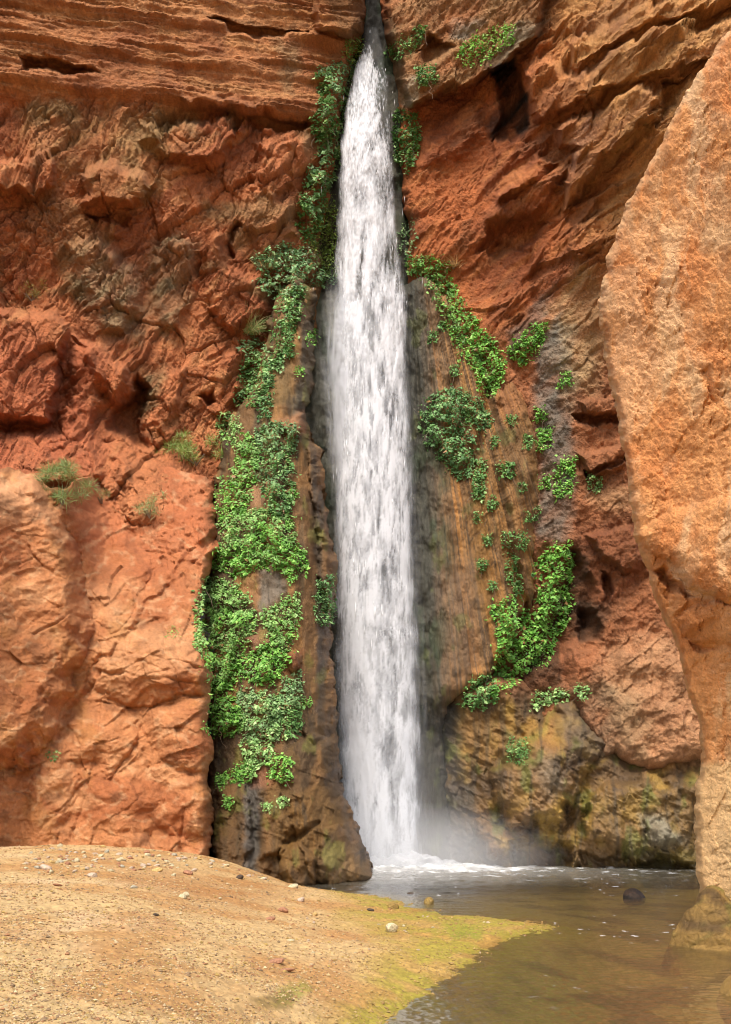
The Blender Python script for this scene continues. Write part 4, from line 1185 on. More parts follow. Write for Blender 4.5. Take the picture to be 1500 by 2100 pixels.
def plant(name, label, cat, poly, pal, size=9.0, dens=3.2, thick=0.5, up=0.75, group=None, warp=9, stems=True, top=None):
    """a plant hugging the rock: leaves through a lumpy mat over the outline, woody stems inside it"""
    _plant_seed[0] += 1
    rs = np.random.RandomState(_plant_seed[0])
    P = np.asarray(poly, f32); lo = P.min(0) - 6; hi = P.max(0) + 6
    area = abs(0.5 * np.sum(P[:, 0] * np.roll(P[:, 1], -1) - P[:, 1] * np.roll(P[:, 0], -1)))
    bb = float((hi - lo).prod())
    n = int(1.3 * dens * area / (size * size * 0.36) * bb / max(area, 1))
    n = max(n, 60)
    x = rs.uniform(lo[0], hi[0], n).astype(f32); y = rs.uniform(lo[1], hi[1], n).astype(f32)
    w = warpf(x, y, warp, 16, _plant_seed[0])
    s = sdf(x + w[0], y + w[1], poly)[0]
    lump = fbm(x / 22, y / 22, 4, _plant_seed[0] + 500)
    ok = (s > -2 - rs.exponential(3.0, n)) & ((lump > -0.30) | (rs.uniform(0, 1, n) < 0.25))
    x, y, s, lump = x[ok], y[ok], s[ok], lump[ok]
    cx0 = float(P[:, 0].mean())
    if len(x) < 8: x = np.append(x, P[:, 0]); y = np.append(y, P[:, 1]); s = np.append(s, np.zeros(len(P))); lump = np.append(lump, np.zeros(len(P)))
    Dr = np.median(rock_depth(x, y)); D = np.minimum(rock_depth(x, y), Dr + 2.5)
    bulge = sm(0, 26, s) * thick * np.maximum(0.5 + 1.2 * lump, 0.0)
    dep = rs.uniform(0, 1, len(x)) ** 2
    D = D - 0.06 - np.maximum(bulge, 0.03) * (1 - 0.8 * dep)
    X, Y, Z = wpos(x, y, D)
    m_, l_, d_ = [(v * f32(0.82) + v.mean() * f32(0.18)) * f32(2.1) * np.array([1.02, 1.0, 0.92], f32) for v in G[pal]]
    t1 = rs.uniform(0, 1, len(x)); hv = fbm(x / 40, y / 40, 3, _plant_seed[0] + 900)
    col = mix(np.tile(m_, (len(x), 1)), l_, np.clip(sm(0.55, 1.0, t1) * (0.6 + hv), 0, 1))
    col = mix(col, d_, np.clip(sm(0.4, 0.0, t1) * (0.45 - hv), 0, 1))
    if top is not None:
        rel = (y - P[:, 1].min()) / max(1, np.ptp(P[:, 1]))
        col = mix(col, mix(np.tile(G[top][0] * f32(1.4), (len(x), 1)), G[top][1] * f32(1.3), t1), np.clip(sm(0.75, 0.05, rel + 0.7 * hv) * 0.7, 0, 1))
    col = col * rs.uniform(0.75, 1.25, (len(x), 1)).astype(f32)
    sz = (0.84 * size / F * Dr) * np.clip(rs.lognormal(-0.12, 0.34, len(x)), 0.4, 1.9)
    col = np.where((rs.uniform(0, 1, (len(x), 1)) < 0.03), lin(150, 116, 72) * rs.uniform(0.6, 1.2, (len(x), 1)).astype(f32), col)
    co, tris, cc = leaves(np.stack([X, Y, Z], -1), up, sz, col, rs)
    bx, by, bz = wpos(cx0, float(P[:, 1].max()), float(Dr))
    org = np.array([bx, by, bz])
    root = bpy.data.objects.new(name, None); COL.objects.link(root); root.location = org; root.empty_display_size = 0.2
    tag(root, label, cat, group)
    link('foliage', mesh_np('foliage', co - org, tris=tris, attrs={'Col': cc}, smooth=False, mat=M_leaf), parent=root)
    for i in rs.choice(len(x), min(len(x), 1 + int(area / 1500)), replace=False):
        p = [np.array([X[i], Y[i] + 0.05, Z[i]])]
        for k in range(5):
            p.append(p[-1] + np.array([rs.normal(0, 0.10), -0.012 + rs.normal(0, 0.03), -0.16]))
        sc_, sq = tube(np.array(p) - org, 0.016, 0.006, 4)
        link('stem', mesh_np('stem', sc_, quads=sq, mat=M_stem), parent=root)
    return root


HP = 'hanging ivy left of the waterfall'
plant('fern', 'small dark fern on the lip at the very top left of the waterfall', 'fern', [(705, 98), (722, 80), (742, 82), (742, 112), (735, 136), (720, 122)], 'moss', 8)
plant('ivy', 'uppermost green ivy curtain beside the top of the waterfall', 'ivy', [(655, 142), (690, 130), (725, 132), (730, 158), (714, 192), (705, 232), (690, 276), (660, 282), (640, 256), (650, 230), (662, 200), (655, 170)], 'ivy', 9.5, top='grey', thick=1.2, dens=4)
plant('ivy', 'narrow ivy strand trailing below the uppermost curtain left of the waterfall', 'ivy', [(655, 292), (692, 276), (688, 330), (676, 384), (662, 430), (650, 492), (626, 490), (614, 430), (626, 388), (640, 345), (652, 320)], 'ivy', 9.5, top='grey', thick=1.2, dens=4)
plant('shrub', 'grey-green leafy shrub on the ledge left of the fall, above the ivy', 'shrub', [(525, 528), (562, 508), (600, 498), (632, 510), (650, 542), (690, 562), (684, 576), (642, 582), (600, 596), (562, 606), (538, 580), (548, 552)], 'grey', 9, dens=3.2, thick=1.0)
plant('ivy', 'dark green vine hanging under the grey-green ledge shrub', 'ivy', [(580, 598), (622, 590), (614, 640), (596, 690), (600, 720), (570, 738), (562, 690), (575, 650)], 'ivy', 8, top=None)
plant('ivy', 'ivy patch with bare twigs just below the pale grass tuft', 'ivy', [(495, 706), (528, 690), (554, 740), (550, 792), (520, 832), (484, 822), (496, 782), (502, 742)], 'ivy', 8, top='grey', thick=0.6)
plant('ivy', 'small light green leafy sprig beneath the twiggy ivy patch', 'ivy', [(450, 858), (472, 842), (490, 872), (474, 902), (452, 884)], 'pale', 8)
plant('ivy', 'long ivy strip along the left edge of the dripstone buttress', 'ivy', [(470, 892), (520, 890), (526, 950), (514, 1002), (500, 1044), (452, 1060), (440, 1022), (452, 990), (476, 970), (490, 930)], 'bright', 8.5, top='pale', thick=0.6)
plant('ivy', 'ivy column dropping from the brown boulder down the dripstone buttress', 'ivy', [(528, 884), (560, 864), (606, 870), (608, 900), (594, 940), (598, 1000), (592, 1052), (566, 1062), (546, 1012), (530, 970), (526, 930)], 'ivy', 8.5, top='grey', thick=0.7)
plant('ivy', 'widest ivy mat across the middle of the dripstone buttress', 'ivy', [(450, 1062), (500, 1046), (560, 1046), (592, 1056), (602, 1110), (628, 1142), (622, 1172), (576, 1164), (530, 1158), (500, 1176), (440, 1162), (456, 1110)], 'bright', 8.5, top='pale', thick=0.9, dens=4)
plant('ivy', 'tall dense bright green ivy mass beside the pale left buttress', 'ivy', [(425, 1186), (455, 1188), (500, 1214), (522, 1260), (516, 1300), (496, 1330), (482, 1370), (472, 1420), (500, 1480), (470, 1506), (425, 1496), (442, 1440), (430, 1370), (404, 1320), (404, 1270), (414, 1220)], 'bright', 8.5, top='pale', thick=1.1, dens=4)
plant('ivy', 'crescent of ivy curling right of the bare brown hollow', 'ivy', [(540, 1260), (580, 1232), (612, 1216), (610, 1290), (592, 1330), (576, 1380), (540, 1402), (500, 1386), (494, 1346), (530, 1332), (556, 1310)], 'bright', 8.5, top='pale', thick=0.8)
plant('ivy', 'green ivy clump below the red-brown knob on the dripstone buttress', 'ivy', [(575, 1402), (616, 1376), (620, 1430), (612, 1500), (580, 1512), (556, 1480)], 'ivy', 8.5, top='grey')
plant('ivy', 'pale silvery tangle of vines at the foot of the ivy growth', 'ivy', [(490, 1412), (540, 1420), (590, 1432), (572, 1490), (548, 1552), (510, 1592), (500, 1530), (490, 1470)], 'pale', 8.5, top='grey', thick=0.7)
plant('fern', 'round bright green fern hanging lowest on the dripstone buttress', 'fern', [(556, 1560), (575, 1548), (596, 1556), (594, 1590), (576, 1602), (560, 1592)], 'bright', 8, thick=0.5)
plant('fern', 'flat bright green fern beside the corner of the left buttress', 'fern', [(470, 1580), (500, 1566), (516, 1580), (508, 1598), (480, 1602), (452, 1594)], 'bright', 8)
plant('fern', 'narrow dark green fern right against the waterfall edge', 'fern', [(656, 1192), (678, 1180), (687, 1210), (681, 1270), (662, 1278), (650, 1240)], 'deep', 8)
plant('ivy', 'dark vine right of the waterfall top under the pale ledge', 'ivy', [(816, 226), (848, 236), (860, 270), (852, 314), (836, 350), (814, 322), (812, 262)], 'ivy', 8, thick=0.6)
plant('ivy', 'long diagonal ivy streamer down the right dripstone apron edge', 'ivy', [(835, 532), (880, 525), (914, 545), (930, 592), (962, 642), (1000, 690), (1030, 730), (1030, 782), (1004, 812), (974, 760), (932, 692), (906, 640), (894, 600), (870, 562), (835, 556)], 'bright', 8, top='ivy', thick=0.6, dens=3)
plant('ivy', 'green patch beside the grey seep right of the ivy streamer', 'ivy', [(1042, 722), (1090, 670), (1120, 664), (1102, 708), (1070, 746)], 'bright', 7)
plant('fern', 'dark fern mass hanging in the middle of the tan apron', 'fern', [(864, 852), (888, 812), (930, 796), (984, 828), (1006, 862), (992, 882), (962, 852), (942, 880), (970, 900), (966, 972), (940, 978), (905, 932), (870, 892)], 'deep', 8, thick=0.7)
plant('fern', 'upper clump of the leafy bush in the undercut right of the apron', 'fern', [(1100, 1162), (1130, 1122), (1168, 1112), (1175, 1150), (1164, 1200), (1172, 1240), (1150, 1290), (1118, 1296), (1096, 1262), (1110, 1210)], 'bright', 9, thick=0.8)
plant('fern', 'drooping green bush at the lower tip of the tan apron', 'fern', [(1008, 1246), (1050, 1226), (1082, 1262), (1100, 1300), (1150, 1290), (1116, 1356), (1090, 1366), (1046, 1400), (1012, 1420), (1022, 1360), (1026, 1300)], 'bright', 9, thick=0.8)
plant('fern', 'small fern under the bottom edge of the tan apron', 'fern', [(948, 1442), (974, 1394), (1006, 1384), (1018, 1430), (988, 1452)], 'ivy', 8.5)
plant('fern', 'light green leaves on top of the mossy foot wall mound', 'fern', [(1090, 1450), (1110, 1424), (1140, 1414), (1164, 1420), (1150, 1434), (1116, 1442)], 'pale', 8)
plant('fern', 'tiny pale sprig at the right end of the mound top', 'fern', [(1184, 1412), (1198, 1402), (1206, 1418), (1194, 1430)], 'pale', 7)
plant('fern', 'pale sprig on the bare face beside the cave-like hollow', 'fern', [(1208, 1000), (1214, 976), (1230, 980), (1230, 1004)], 'pale', 7)
plant('fern', 'lowest fern on the grey seep, largest of that column', 'fern', [(1140, 1012), (1150, 944), (1176, 936), (1178, 966), (1168, 1006), (1150, 1016)], 'bright', 8)
plant('fern', 'fern on the grey seep level with the twin rock ledges', 'fern', [(1104, 922), (1106, 882), (1128, 876), (1122, 908)], 'bright', 7)
plant('fern', 'small oval fern highest on the left rim of the grey seep', 'fern', [(1103, 860), (1106, 834), (1115, 836), (1115, 860)], 'bright', 7)
plant('fern', 'little fern isolated on the pale rock above the seep', 'fern', [(1152, 788), (1154, 768), (1168, 764), (1170, 784)], 'bright', 7)
plant('fern', 'small round fern left of the largest seep fern', 'fern', [(1110, 996), (1116, 976), (1126, 978), (1126, 998)], 'bright', 7)
plant('fern', 'lone green tuft in the middle of the fluted tan face', 'fern', [(1022, 966), (1028, 948), (1048, 950), (1050, 972), (1034, 974)], 'ivy', 7)
plant('fern', 'thin trailing fern below the dark fern mass', 'fern', [(974, 1020), (976, 944), (990, 942), (994, 990), (986, 1020)], 'ivy', 7)
plant('fern', 'slim fern strip low on the fluted tan face', 'fern', [(1040, 1180), (1042, 1136), (1054, 1138), (1064, 1184), (1052, 1194)], 'ivy', 7)
plant('fern', 'short fern above the slim strip on the fluted face', 'fern', [(1066, 1122), (1068, 1090), (1078, 1090), (1078, 1122)], 'ivy', 7)
plant('fern', 'flat fern at the joint between apron and grey seep', 'fern', [(1078, 1066), (1090, 1046), (1104, 1042), (1100, 1062)], 'ivy', 7)
plant('fern', 'small dark fern on the apron left of the short fern', 'fern', [(1034, 1116), (1036, 1092), (1048, 1094), (1046, 1118)], 'ivy', 7)
plant('shrub', 'wide green growth on the pale ledge at the top right', 'shrub', [(940, 108), (962, 80), (1010, 62), (1052, 48), (1050, 82), (1012, 106), (962, 132)], 'bright', 8, top='moss', dens=1.8)
plant('fern', 'dark bush below the crack in the pale upper ledge', 'fern', [(856, 150), (868, 136), (888, 138), (890, 164), (872, 172)], 'ivy', 7)
plant('fern', 'mossy fern line climbing the crack right of the waterfall lip', 'fern', [(794, 104), (830, 86), (852, 66), (870, 56), (862, 78), (836, 100), (810, 112)], 'ivy', 7)
plant('fern', 'loose grey-green fern beside the fall just above the apron top', 'fern', [(820, 520), (824, 460), (848, 450), (850, 500), (836, 530)], 'grey', 7, dens=1.2, thick=0.3)
plant('fern', 'tiny green sprig in a joint of the left buttress', 'fern', [(100, 1550), (108, 1538), (112, 1546), (121, 1544), (112, 1558)], 'ivy', 5, dens=1.0, warp=12)
plant('fern', 'tiny sprig on the pale slab of the left buttress', 'fern', [(344, 1298), (350, 1288), (358, 1293), (366, 1296), (352, 1303)], 'moss', 5, dens=1.0, warp=12)
plant('fern', 'pair of small leaves on the wet face above the beach', 'fern', [(570, 1644), (578, 1636), (590, 1640), (584, 1648)], 'pale', 6)
plant('fern', 'small sprig on the wet face left of the leaf pair', 'fern', [(540, 1656), (544, 1646), (554, 1650), (550, 1660)], 'pale', 6)
mo = plant('moss_cushion', 'green moss cushion on the mound of the foot wall', 'moss', [(1044, 1550), (1048, 1520), (1072, 1514), (1084, 1530), (1072, 1562)], 'ivy', 5, dens=2.2, thick=0.15)


for k, (a_, b_) in enumerate([(905, 668), (888, 690), (960, 850), (1016, 905), (1010, 1030), (1072, 1000), (1000, 1105), (1085, 905), (1050, 860), (990, 1160), (1012, 1200), (935, 760), (1062, 1210), (982, 1060)]):
    r_ = 5 + (k * 7) % 5
    plant('fern', 'tiny fern tuft clinging to the fluted tan apron', 'fern', [(a_ - r_ * 0.6, b_ + r_ * (1.0 + 0.2 * (k % 5))), (a_ - r_ * 0.8, b_ - r_), (a_ + r_ * 0.6, b_ - r_ * 1.2), (a_ + r_ * 0.7, b_ + r_ * 0.6)], 'ivy', 6, group='tiny fern tufts on the apron')
for k, (a_, b_) in enumerate([(615, 760), (640, 690), (600, 1180), (470, 1640), (500, 1050), (630, 1440), (606, 1010), (456, 1600)]):
    r_ = 5 + (k * 5) % 6
    plant('fern', 'tiny fern tuft rooted on the brown dripstone buttress', 'fern', [(a_ - r_ * 0.6, b_ + r_ * (1.0 + 0.2 * (k % 5))), (a_ - r_ * 0.8, b_ - r_), (a_ + r_ * 0.6, b_ - r_ * 1.2), (a_ + r_ * 0.7, b_ + r_ * 0.6)], 'bright', 6, group='tiny fern tufts on the buttress')
plant('ivy', 'thin ivy thread joining the dark vine and the light sprig', 'ivy', [(560, 735), (590, 716), (584, 740), (556, 770), (552, 850), (536, 856), (540, 790)], 'deep', 8)
plant('fern', 'dark ferny fringe between the ledge shrub and the waterfall', 'fern', [(640, 500), (662, 430), (682, 400), (688, 480), (690, 560), (660, 560)], 'moss', 7, dens=2.0, thick=0.3)


def blades(cx, cy, hpx, wpx, n, cols, seed, name, label, cat, droop=0.5, lean=0.0, depth_off=0.2, stemcol=True):
    """feathery shrub or grass tuft of arching thin blades rooted at a point on the rock"""
    rs = np.random.RandomState(seed)
    D = float(np.min(rock_depth(np.array([cx, cx - 4, cx + 4]), np.array([cy, cy, cy])))) - 0.05
    k = D / F
    org = np.array(wpos(cx, cy, D))
    co = []; tr = []; cl = []; o = 0
    lobes = [np.array([rs.normal(0, 0.40), rs.normal(0, 0.3), rs.uniform(0.05, 0.95)]) for _ in range(12)]
    for i in range(n):
        puff = name == 'shrub'
        L = hpx * k * (rs.uniform(0.14, 0.34) if puff else rs.uniform(0.5, 1.1))
        a = rs.normal(0, 0.5) + lean; b = rs.normal(0.25, 0.4)
        d = np.array([math.sin(a) * wpx / hpx * 1.3, -math.sin(b), math.cos(a) * 0.9]); d /= np.linalg.norm(d)
        st = np.array([rs.normal(0, wpx * k * 0.16), rs.normal(0, 0.08), rs.normal(0, 0.04)])
        if puff:
            lb = lobes[rs.randint(len(lobes))]; q3 = rs.normal(size=3); q3 *= rs.uniform(0, 1) ** 0.5 / np.linalg.norm(q3)
            st = np.array([(lb[0] + q3[0] * 0.20) * wpx * k, (lb[1] + q3[1] * 0.2) * wpx * k * 0.5 - 0.15, (lb[2] + q3[2] * 0.2) * hpx * k]); d = q3 * 0.9 + rs.normal(size=3) * 0.45 + np.array([0, -0.1, 0.35]); d /= np.linalg.norm(d)
        w = rs.uniform(0.005, 0.011) * (D / 35)
        sd = np.cross(d, [rs.normal(), rs.normal(), rs.normal()]); sd /= np.linalg.norm(sd) + 1e-9
        p = st.copy(); base = cols[rs.randint(len(cols))] * rs.uniform(1.2, 2.2)
        for j in range(4):
            f = j / 3.0
            ww = w * (1 - 0.85 * f)
            co += [p - sd * ww, p + sd * ww]; cl += [base, base]
            if j < 3:
                a0 = o + 2 * j
                tr += [[a0, a0 + 1, a0 + 2], [a0 + 1, a0 + 3, a0 + 2]]
                p = p + d * L / 3; d = d + np.array([0, -0.05, -droop * 0.5]) * rs.uniform(0.3, 1.2); d /= np.linalg.norm(d)
        o += 8
    root = bpy.data.objects.new(name, None); COL.objects.link(root); root.location = org; root.empty_display_size = 0.2
    tag(root, label, cat)
    link('foliage', mesh_np('foliage', np.array(co), tris=np.array(tr), attrs={'Col': np.array(cl)}, smooth=False, mat=M_leaf), parent=root)
    if stemcol:
        for i in range(6):
            a = rs.normal(0, 0.6)
            p = [np.array([0, 0.1, -0.1])]
            for j in range(4): p.append(p[-1] + np.array([math.sin(a) * wpx * k * 0.10, -0.05, hpx * k * 0.11]))
            sc_, sq = tube(p, 0.03, 0.01, 5)
            link('stem', mesh_np('stem', sc_, quads=sq, mat=M_stem), parent=root)


gr = [lin(96, 122, 52), lin(122, 142, 74), lin(80, 104, 40), lin(140, 150, 96)]
blades(402, 948, 48, 92, 1700, gr, 3, 'shrub', 'feathery light green shrub on the red slope left of the ivy', 'shrub', lean=0.15)
blades(126, 1030, 66, 86, 1700, [lin(98, 118, 66), lin(122, 134, 84), lin(84, 104, 56)], 4, 'shrub', 'olive twiggy shrub behind the rounded left buttress', 'shrub')
blades(306, 1056, 40, 36, 450, [lin(112, 130, 84), lin(140, 150, 104), lin(92, 108, 62)], 5, 'shrub', 'small thin pale shrub alone on the rubble slope', 'shrub')
blades(208, 1026, 22, 36, 260, [lin(120, 106, 66), lin(104, 108, 62)], 6, 'shrub', 'low dry brownish shrub between two greener shrubs', 'shrub')
blades(66, 612, 30, 40, 300, [lin(98, 92, 40), lin(120, 98, 46)], 7, 'shrub', 'dry olive shrub at the left edge above the big block', 'shrub')
blades(508, 682, 55, 75, 420, [lin(110, 138, 84), lin(150, 160, 110), lin(186, 160, 116), lin(92, 122, 70)], 8, 'grass_tuft', 'pale grass tuft with dry straw blades below the ledge shrub', 'grass', droop=0.9)
blades(545, 548, 34, 44, 220, [lin(110, 138, 104), lin(140, 160, 124), lin(190, 160, 116)], 9, 'grass_tuft', 'grey grass tuft at the left end of the ledge shrub', 'grass', droop=0.8)
blades(930, 545, 26, 36, 140, [lin(140, 110, 70), lin(160, 128, 80)], 10, 'grass_tuft', 'dry brown grass at the top of the diagonal ivy streamer', 'grass', droop=0.8)

# ------------------------------------------------------------------ waterfall
FPY = [56, 80, 100, 130, 160, 200, 250, 300, 400, 500, 600, 700, 800, 900, 1000, 1100, 1200, 1300, 1400, 1500, 1600, 1700, 1790]
FL = [755, 748, 740, 732, 723, 711, 703, 697, 691, 688, 687, 687, 689, 686, 684, 683, 681, 679, 683, 690, 694, 700, 704]
FR = [774, 780, 786, 792, 796, 801, 804, 806, 812, 822, 836, 838, 840, 845, 848, 851, 857, 860, 863, 865, 866, 868, 872]
FD = [47.6, 47.0, 46.6, 46.2, 45.9, 45.6, 45.4, 45.3, 45.2, 45.15, 45.1, 45.1, 45.05, 45.0, 45.0, 45.0, 45.0, 45.0, 45.0, 45.0, 45.0, 45.0, 45.0]
fall_root = bpy.data.objects.new('waterfall', None); COL.objects.link(fall_root)
fall_root.location = (FX, FY, 0)
tag(fall_root, 'tall white waterfall dropping from a dark notch into the pool', 'waterfall')
FORG = np.array([FX, FY, 0.0])


def water_mat(name, colr, transl=0.3):
    m, nt, nd, L = new_mat(name)
    out = N(nd, 'ShaderNodeOutputMaterial'); df = N(nd, 'ShaderNodeBsdfDiffuse'); tl = N(nd, 'ShaderNodeBsdfTranslucent'); mx = N(nd, 'ShaderNodeMixShader'); mx.inputs[0].default_value = transl
    df.inputs[0].default_value = (*colr, 1); tl.inputs[0].default_value = (*colr, 1)
    tr = N(nd, 'ShaderNodeBsdfTransparent'); m2 = N(nd, 'ShaderNodeMixShader')
    at = N(nd, 'ShaderNodeAttribute', attribute_name='cover')
    tc = N(nd, 'ShaderNodeTexCoord'); mp = N(nd, 'ShaderNodeMapping'); mp.inputs['Scale'].default_value = (9, 9, 0.55); mp.inputs['Rotation'].default_value = (0.7, 0.5, 0.4)
    nz = N(nd, 'ShaderNodeTexNoise'); nz.inputs['Scale'].default_value = 1.6; nz.inputs['Detail'].default_value = 5; nz.inputs['Roughness'].default_value = 0.7; nz.inputs['Distortion'].default_value = 1.2
    L.new(tc.outputs['Object'], mp.inputs[0]); L.new(mp.outputs[0], nz.inputs['Vector'])
    a1 = N(nd, 'ShaderNodeMath', operation='MULTIPLY_ADD'); a1.inputs[1].default_value = 0.36; a1.inputs[2].default_value = -0.18
    L.new(nz.outputs[0], a1.inputs[0])
    # denser where cover is high, broken by fine streaks where it is middling
    om = N(nd, 'ShaderNodeMath', operation='SUBTRACT'); om.inputs[0].default_value = 1.0; L.new(at.outputs['Fac'], om.inputs[1])
    ml = N(nd, 'ShaderNodeMath', operation='MULTIPLY'); L.new(om.outputs[0], ml.inputs[0]); L.new(at.outputs['Fac'], ml.inputs[1])
    m4 = N(nd, 'ShaderNodeMath', operation='MULTIPLY'); m4.inputs[1].default_value = 2.2; L.new(ml.outputs[0], m4.inputs[0])
    ad = N(nd, 'ShaderNodeMath', operation='MULTIPLY_ADD', use_clamp=True); L.new(a1.outputs[0], ad.inputs[0]); L.new(m4.outputs[0], ad.inputs[1]); L.new(at.outputs['Fac'], ad.inputs[2])
    L.new(df.outputs[0], mx.inputs[1]); L.new(tl.outputs[0], mx.inputs[2])
    L.new(ad.outputs[0], m2.inputs[0]); L.new(tr.outputs[0], m2.inputs[1]); L.new(mx.outputs[0], m2.inputs[2]); L.new(m2.outputs[0], out.inputs[0])
    return m


M_white = water_mat('white_water', (0.74, 0.76, 0.79))
M_veil = water_mat('thin_spray', (0.70, 0.72, 0.76), 0.4)


def fall_tube(name, py0, py1, step, left, right, sides, bulge, cover, mat, seed, dd=0.0):
    ys = np.arange(py0, py1, step).astype(f32)
    th = np.linspace(0, 2 * math.pi, sides + 1)[:-1].astype(f32)
    TH, PY = np.meshgrid(th, ys)
    s = np.cos(TH); fr_ = np.sin(TH)
    l = left(PY); r_ = right(PY)
    pxx = (l + r_) / 2 + (r_ - l) / 2 * s
    D0 = easy(PY, FPY, FD) + f32(dd)
    hw = easy(PY, FPY, (np.array(FR) - np.array(FL)) / 2.0, 90) / F * D0
    V = CZ - (PY - HZ) / F * D0
    st = streaks(pxx / 9 + 3 * (fr_ < 0), PY / 90, 4, seed); bl = streaks(pxx / 16 + 7 * (fr_ < 0), PY / 52, 4, seed + 3)
    D = D0 - fr_ * hw * bulge - (0.14 * bl + 0.05 * st) * (fr_ > 0) * (0.8 - 0.6 * sm(450, 1000, PY))
    X, Y, Z = wpos(pxx, PY, D)
    cv = cover(s, PY, pxx, fr_, st, bl)
    i = np.arange(len(ys) * sides).reshape(len(ys), sides); j = np.roll(i, -1, 1)
    q = np.stack([i[:-1], j[:-1], j[1:], i[1:]], -1).reshape(-1, 4)
    return link(name, mesh_np(name, np.stack([X, Y, Z], -1).reshape(-1, 3) - FORG, quads=q, attrs={'cover': cv.ravel()}, mat=mat), parent=fall_root)


def wob(PY, seed, amp):
    return amp * fbm(PY / 75, PY / 290 + seed + 0.37, 2, seed)


def easy(p, xs, ys, r=60):
    """outline read without corners"""
    return sum(np.interp(p + o * r, xs, ys) for o in (-1, -0.6, -0.3, 0, 0.3, 0.6, 1)).astype(f32) / f32(7)


def cover_main(s, PY, pxx, fr_, st, bl):
    e = 1 - np.abs(s)
    edge = sm(0.0, 0.26, e + 0.06 * st + 0.08 * bl)
    flk = fbm(pxx / 3.2, PY / 10.0, 3, 77); bg1, bg2 = rot(pxx / 30, PY / 100, 37); big = fbm(bg1, bg2, 3, 79)
    t = sm(250, 620, PY)
    silk = streaks(pxx / 5.0, PY / 130, 4, 78); puff = streaks(pxx / 14, PY / 52, 4, 81); fine = streaks(pxx / 2.6, PY / 60, 3, 84)
    low = sm(1000, 1350, PY)
    q1, q2 = rot(pxx / 16 + 0.9 * silk, PY / 58 + 0.8 * puff, 33); billow = fbm(q1, q2, 4, 85, 0.55); mid = sm(350, 560, PY) * sm(1500, 1050, PY)
    a = 0.70 + 0.50 * big + (1 - t) * (0.50 * flk + 0.40 * bl + 0.06) + t * ((0.50 - 0.38 * low) * puff + 0.17 * silk + (0.30 + 0.38 * mid + 0.12 * low) * billow + (0.10 - 0.06 * low) * fine)
    # grey seam down the middle of the lower fall, bright strand on its right
    a = a - 0.30 * low * np.exp(-((s - 0.28 - 0.1 * big) / 0.13) ** 2) - 0.28 * low * np.exp(-((s + 0.86) / 0.10) ** 2) + 0.22 * low * np.exp(-((s + 0.35) / 0.35) ** 2)
    # dark throat at the very top and on the right of the upper fall
    a = a - 1.0 * sm(150, 70, PY) - 1.0 * sm(380, 130, PY) * sm(-0.1, 0.7, s)
    a = a - 0.45 * np.exp(-(((PY - 430) / 120) ** 2)) * sm(0.2, 0.8, s) - 0.30 * np.exp(-(((PY - 620) / 70) ** 2 + ((s - 0.0) / 0.28) ** 2))
    a = a + 0.35 * np.exp(-(((PY - 1190) / 130) ** 2 + ((s - 0.82) / 0.16) ** 2)) + 0.2 * sm(1450, 1700, PY)
    return np.clip(a, 0.04, 1) * edge * 0.97


fall_tube('main_stream', 56, 1792, 1.8, lambda p: easy(p, FPY, FL, 30) + wob(p, 5, 3.5), lambda p: easy(p, FPY, FR, 30) + wob(p, 6, 3.5), 190, 0.75, cover_main, M_white, 61)


def cover_veil(s, PY, pxx, fr_, st, bl):
    e = 1 - np.abs(s)
    edge = sm(0.0, 0.5, e + 0.12 * st)
    a = 0.40 + 0.25 * streaks(pxx / 6, PY / 140, 4, 83) + 0.15 * bl + 0.30 * sm(0.2, -0.5, s)
    a = a * sm(520, 680, PY) * (fr_ > -0.2)
    return np.clip(a, 0, 0.8) * edge * (1 - 0.45 * sm(0.0, 0.6, s))


fall_tube('spray_veil', 520, 1790, 3.0, lambda p: np.interp(p, [500, 620, 760, 900, 1000, 1150, 1300, 1790], [688, 658, 648, 660, 672, 680, 682, 690]).astype(f32),
          lambda p: np.interp(p, [500, 620, 800, 1000, 1200, 1400, 1600, 1790], [836, 848, 856, 866, 876, 884, 892, 902]).astype(f32), 120, 0.5, cover_veil, M_veil, 63, -0.1)

# falling drops and strands
rs = np.random.RandomState(5)
nd_ = 240
py_ = 130 + 1200 * rs.uniform(0, 1, nd_) ** 1.7; ss = np.clip(rs.normal(0, 0.55, nd_), -1.6, 1.6)
l = np.interp(py_, FPY, FL); r_ = np.interp(py_, FPY, FR)
pxx = (l + r_) / 2 + (r_ - l) / 2 * ss
D = np.interp(py_, FPY, FD) - np.sqrt(np.clip(1 - ss * ss, 0, 1)) * (r_ - l) / 2 / F * 45 * 0.75 - 0.12 - rs.uniform(0, 0.25, nd_)
X, Y, Z = wpos(pxx, py_, D)
ln_ = rs.uniform(0.06, 0.30, nd_) * np.interp(py_, [100, 500, 1800], [0.6, 0.9, 1.8]); wd = rs.uniform(0.005, 0.013, nd_)
base = np.array([[0, 0, 1], [1, 0, 0], [0, 1, 0], [-1, 0, 0], [0, -1, 0], [0, 0, -1]], float)
tri = np.array([[0, 1, 2], [0, 2, 3], [0, 3, 4], [0, 4, 1], [5, 2, 1], [5, 3, 2], [5, 4, 3], [5, 1, 4]])
co = base[None] * np.stack([wd, wd, ln_], -1)[:, None, :] + np.stack([X, Y, Z], -1)[:, None, :]
tr_ = (tri[None] + (np.arange(nd_) * 6)[:, None, None]).reshape(-1, 3)
M_drop, _nt, _nd, _L = new_mat('falling_drops')
_o = N(_nd, 'ShaderNodeOutputMaterial'); _p = N(_nd, 'ShaderNodeBsdfPrincipled'); _p.inputs['Base Color'].default_value = (0.85, 0.86, 0.88, 1); _p.inputs['Roughness'].default_value = 0.3
_L.new(_p.outputs[0], _o.inputs[0])
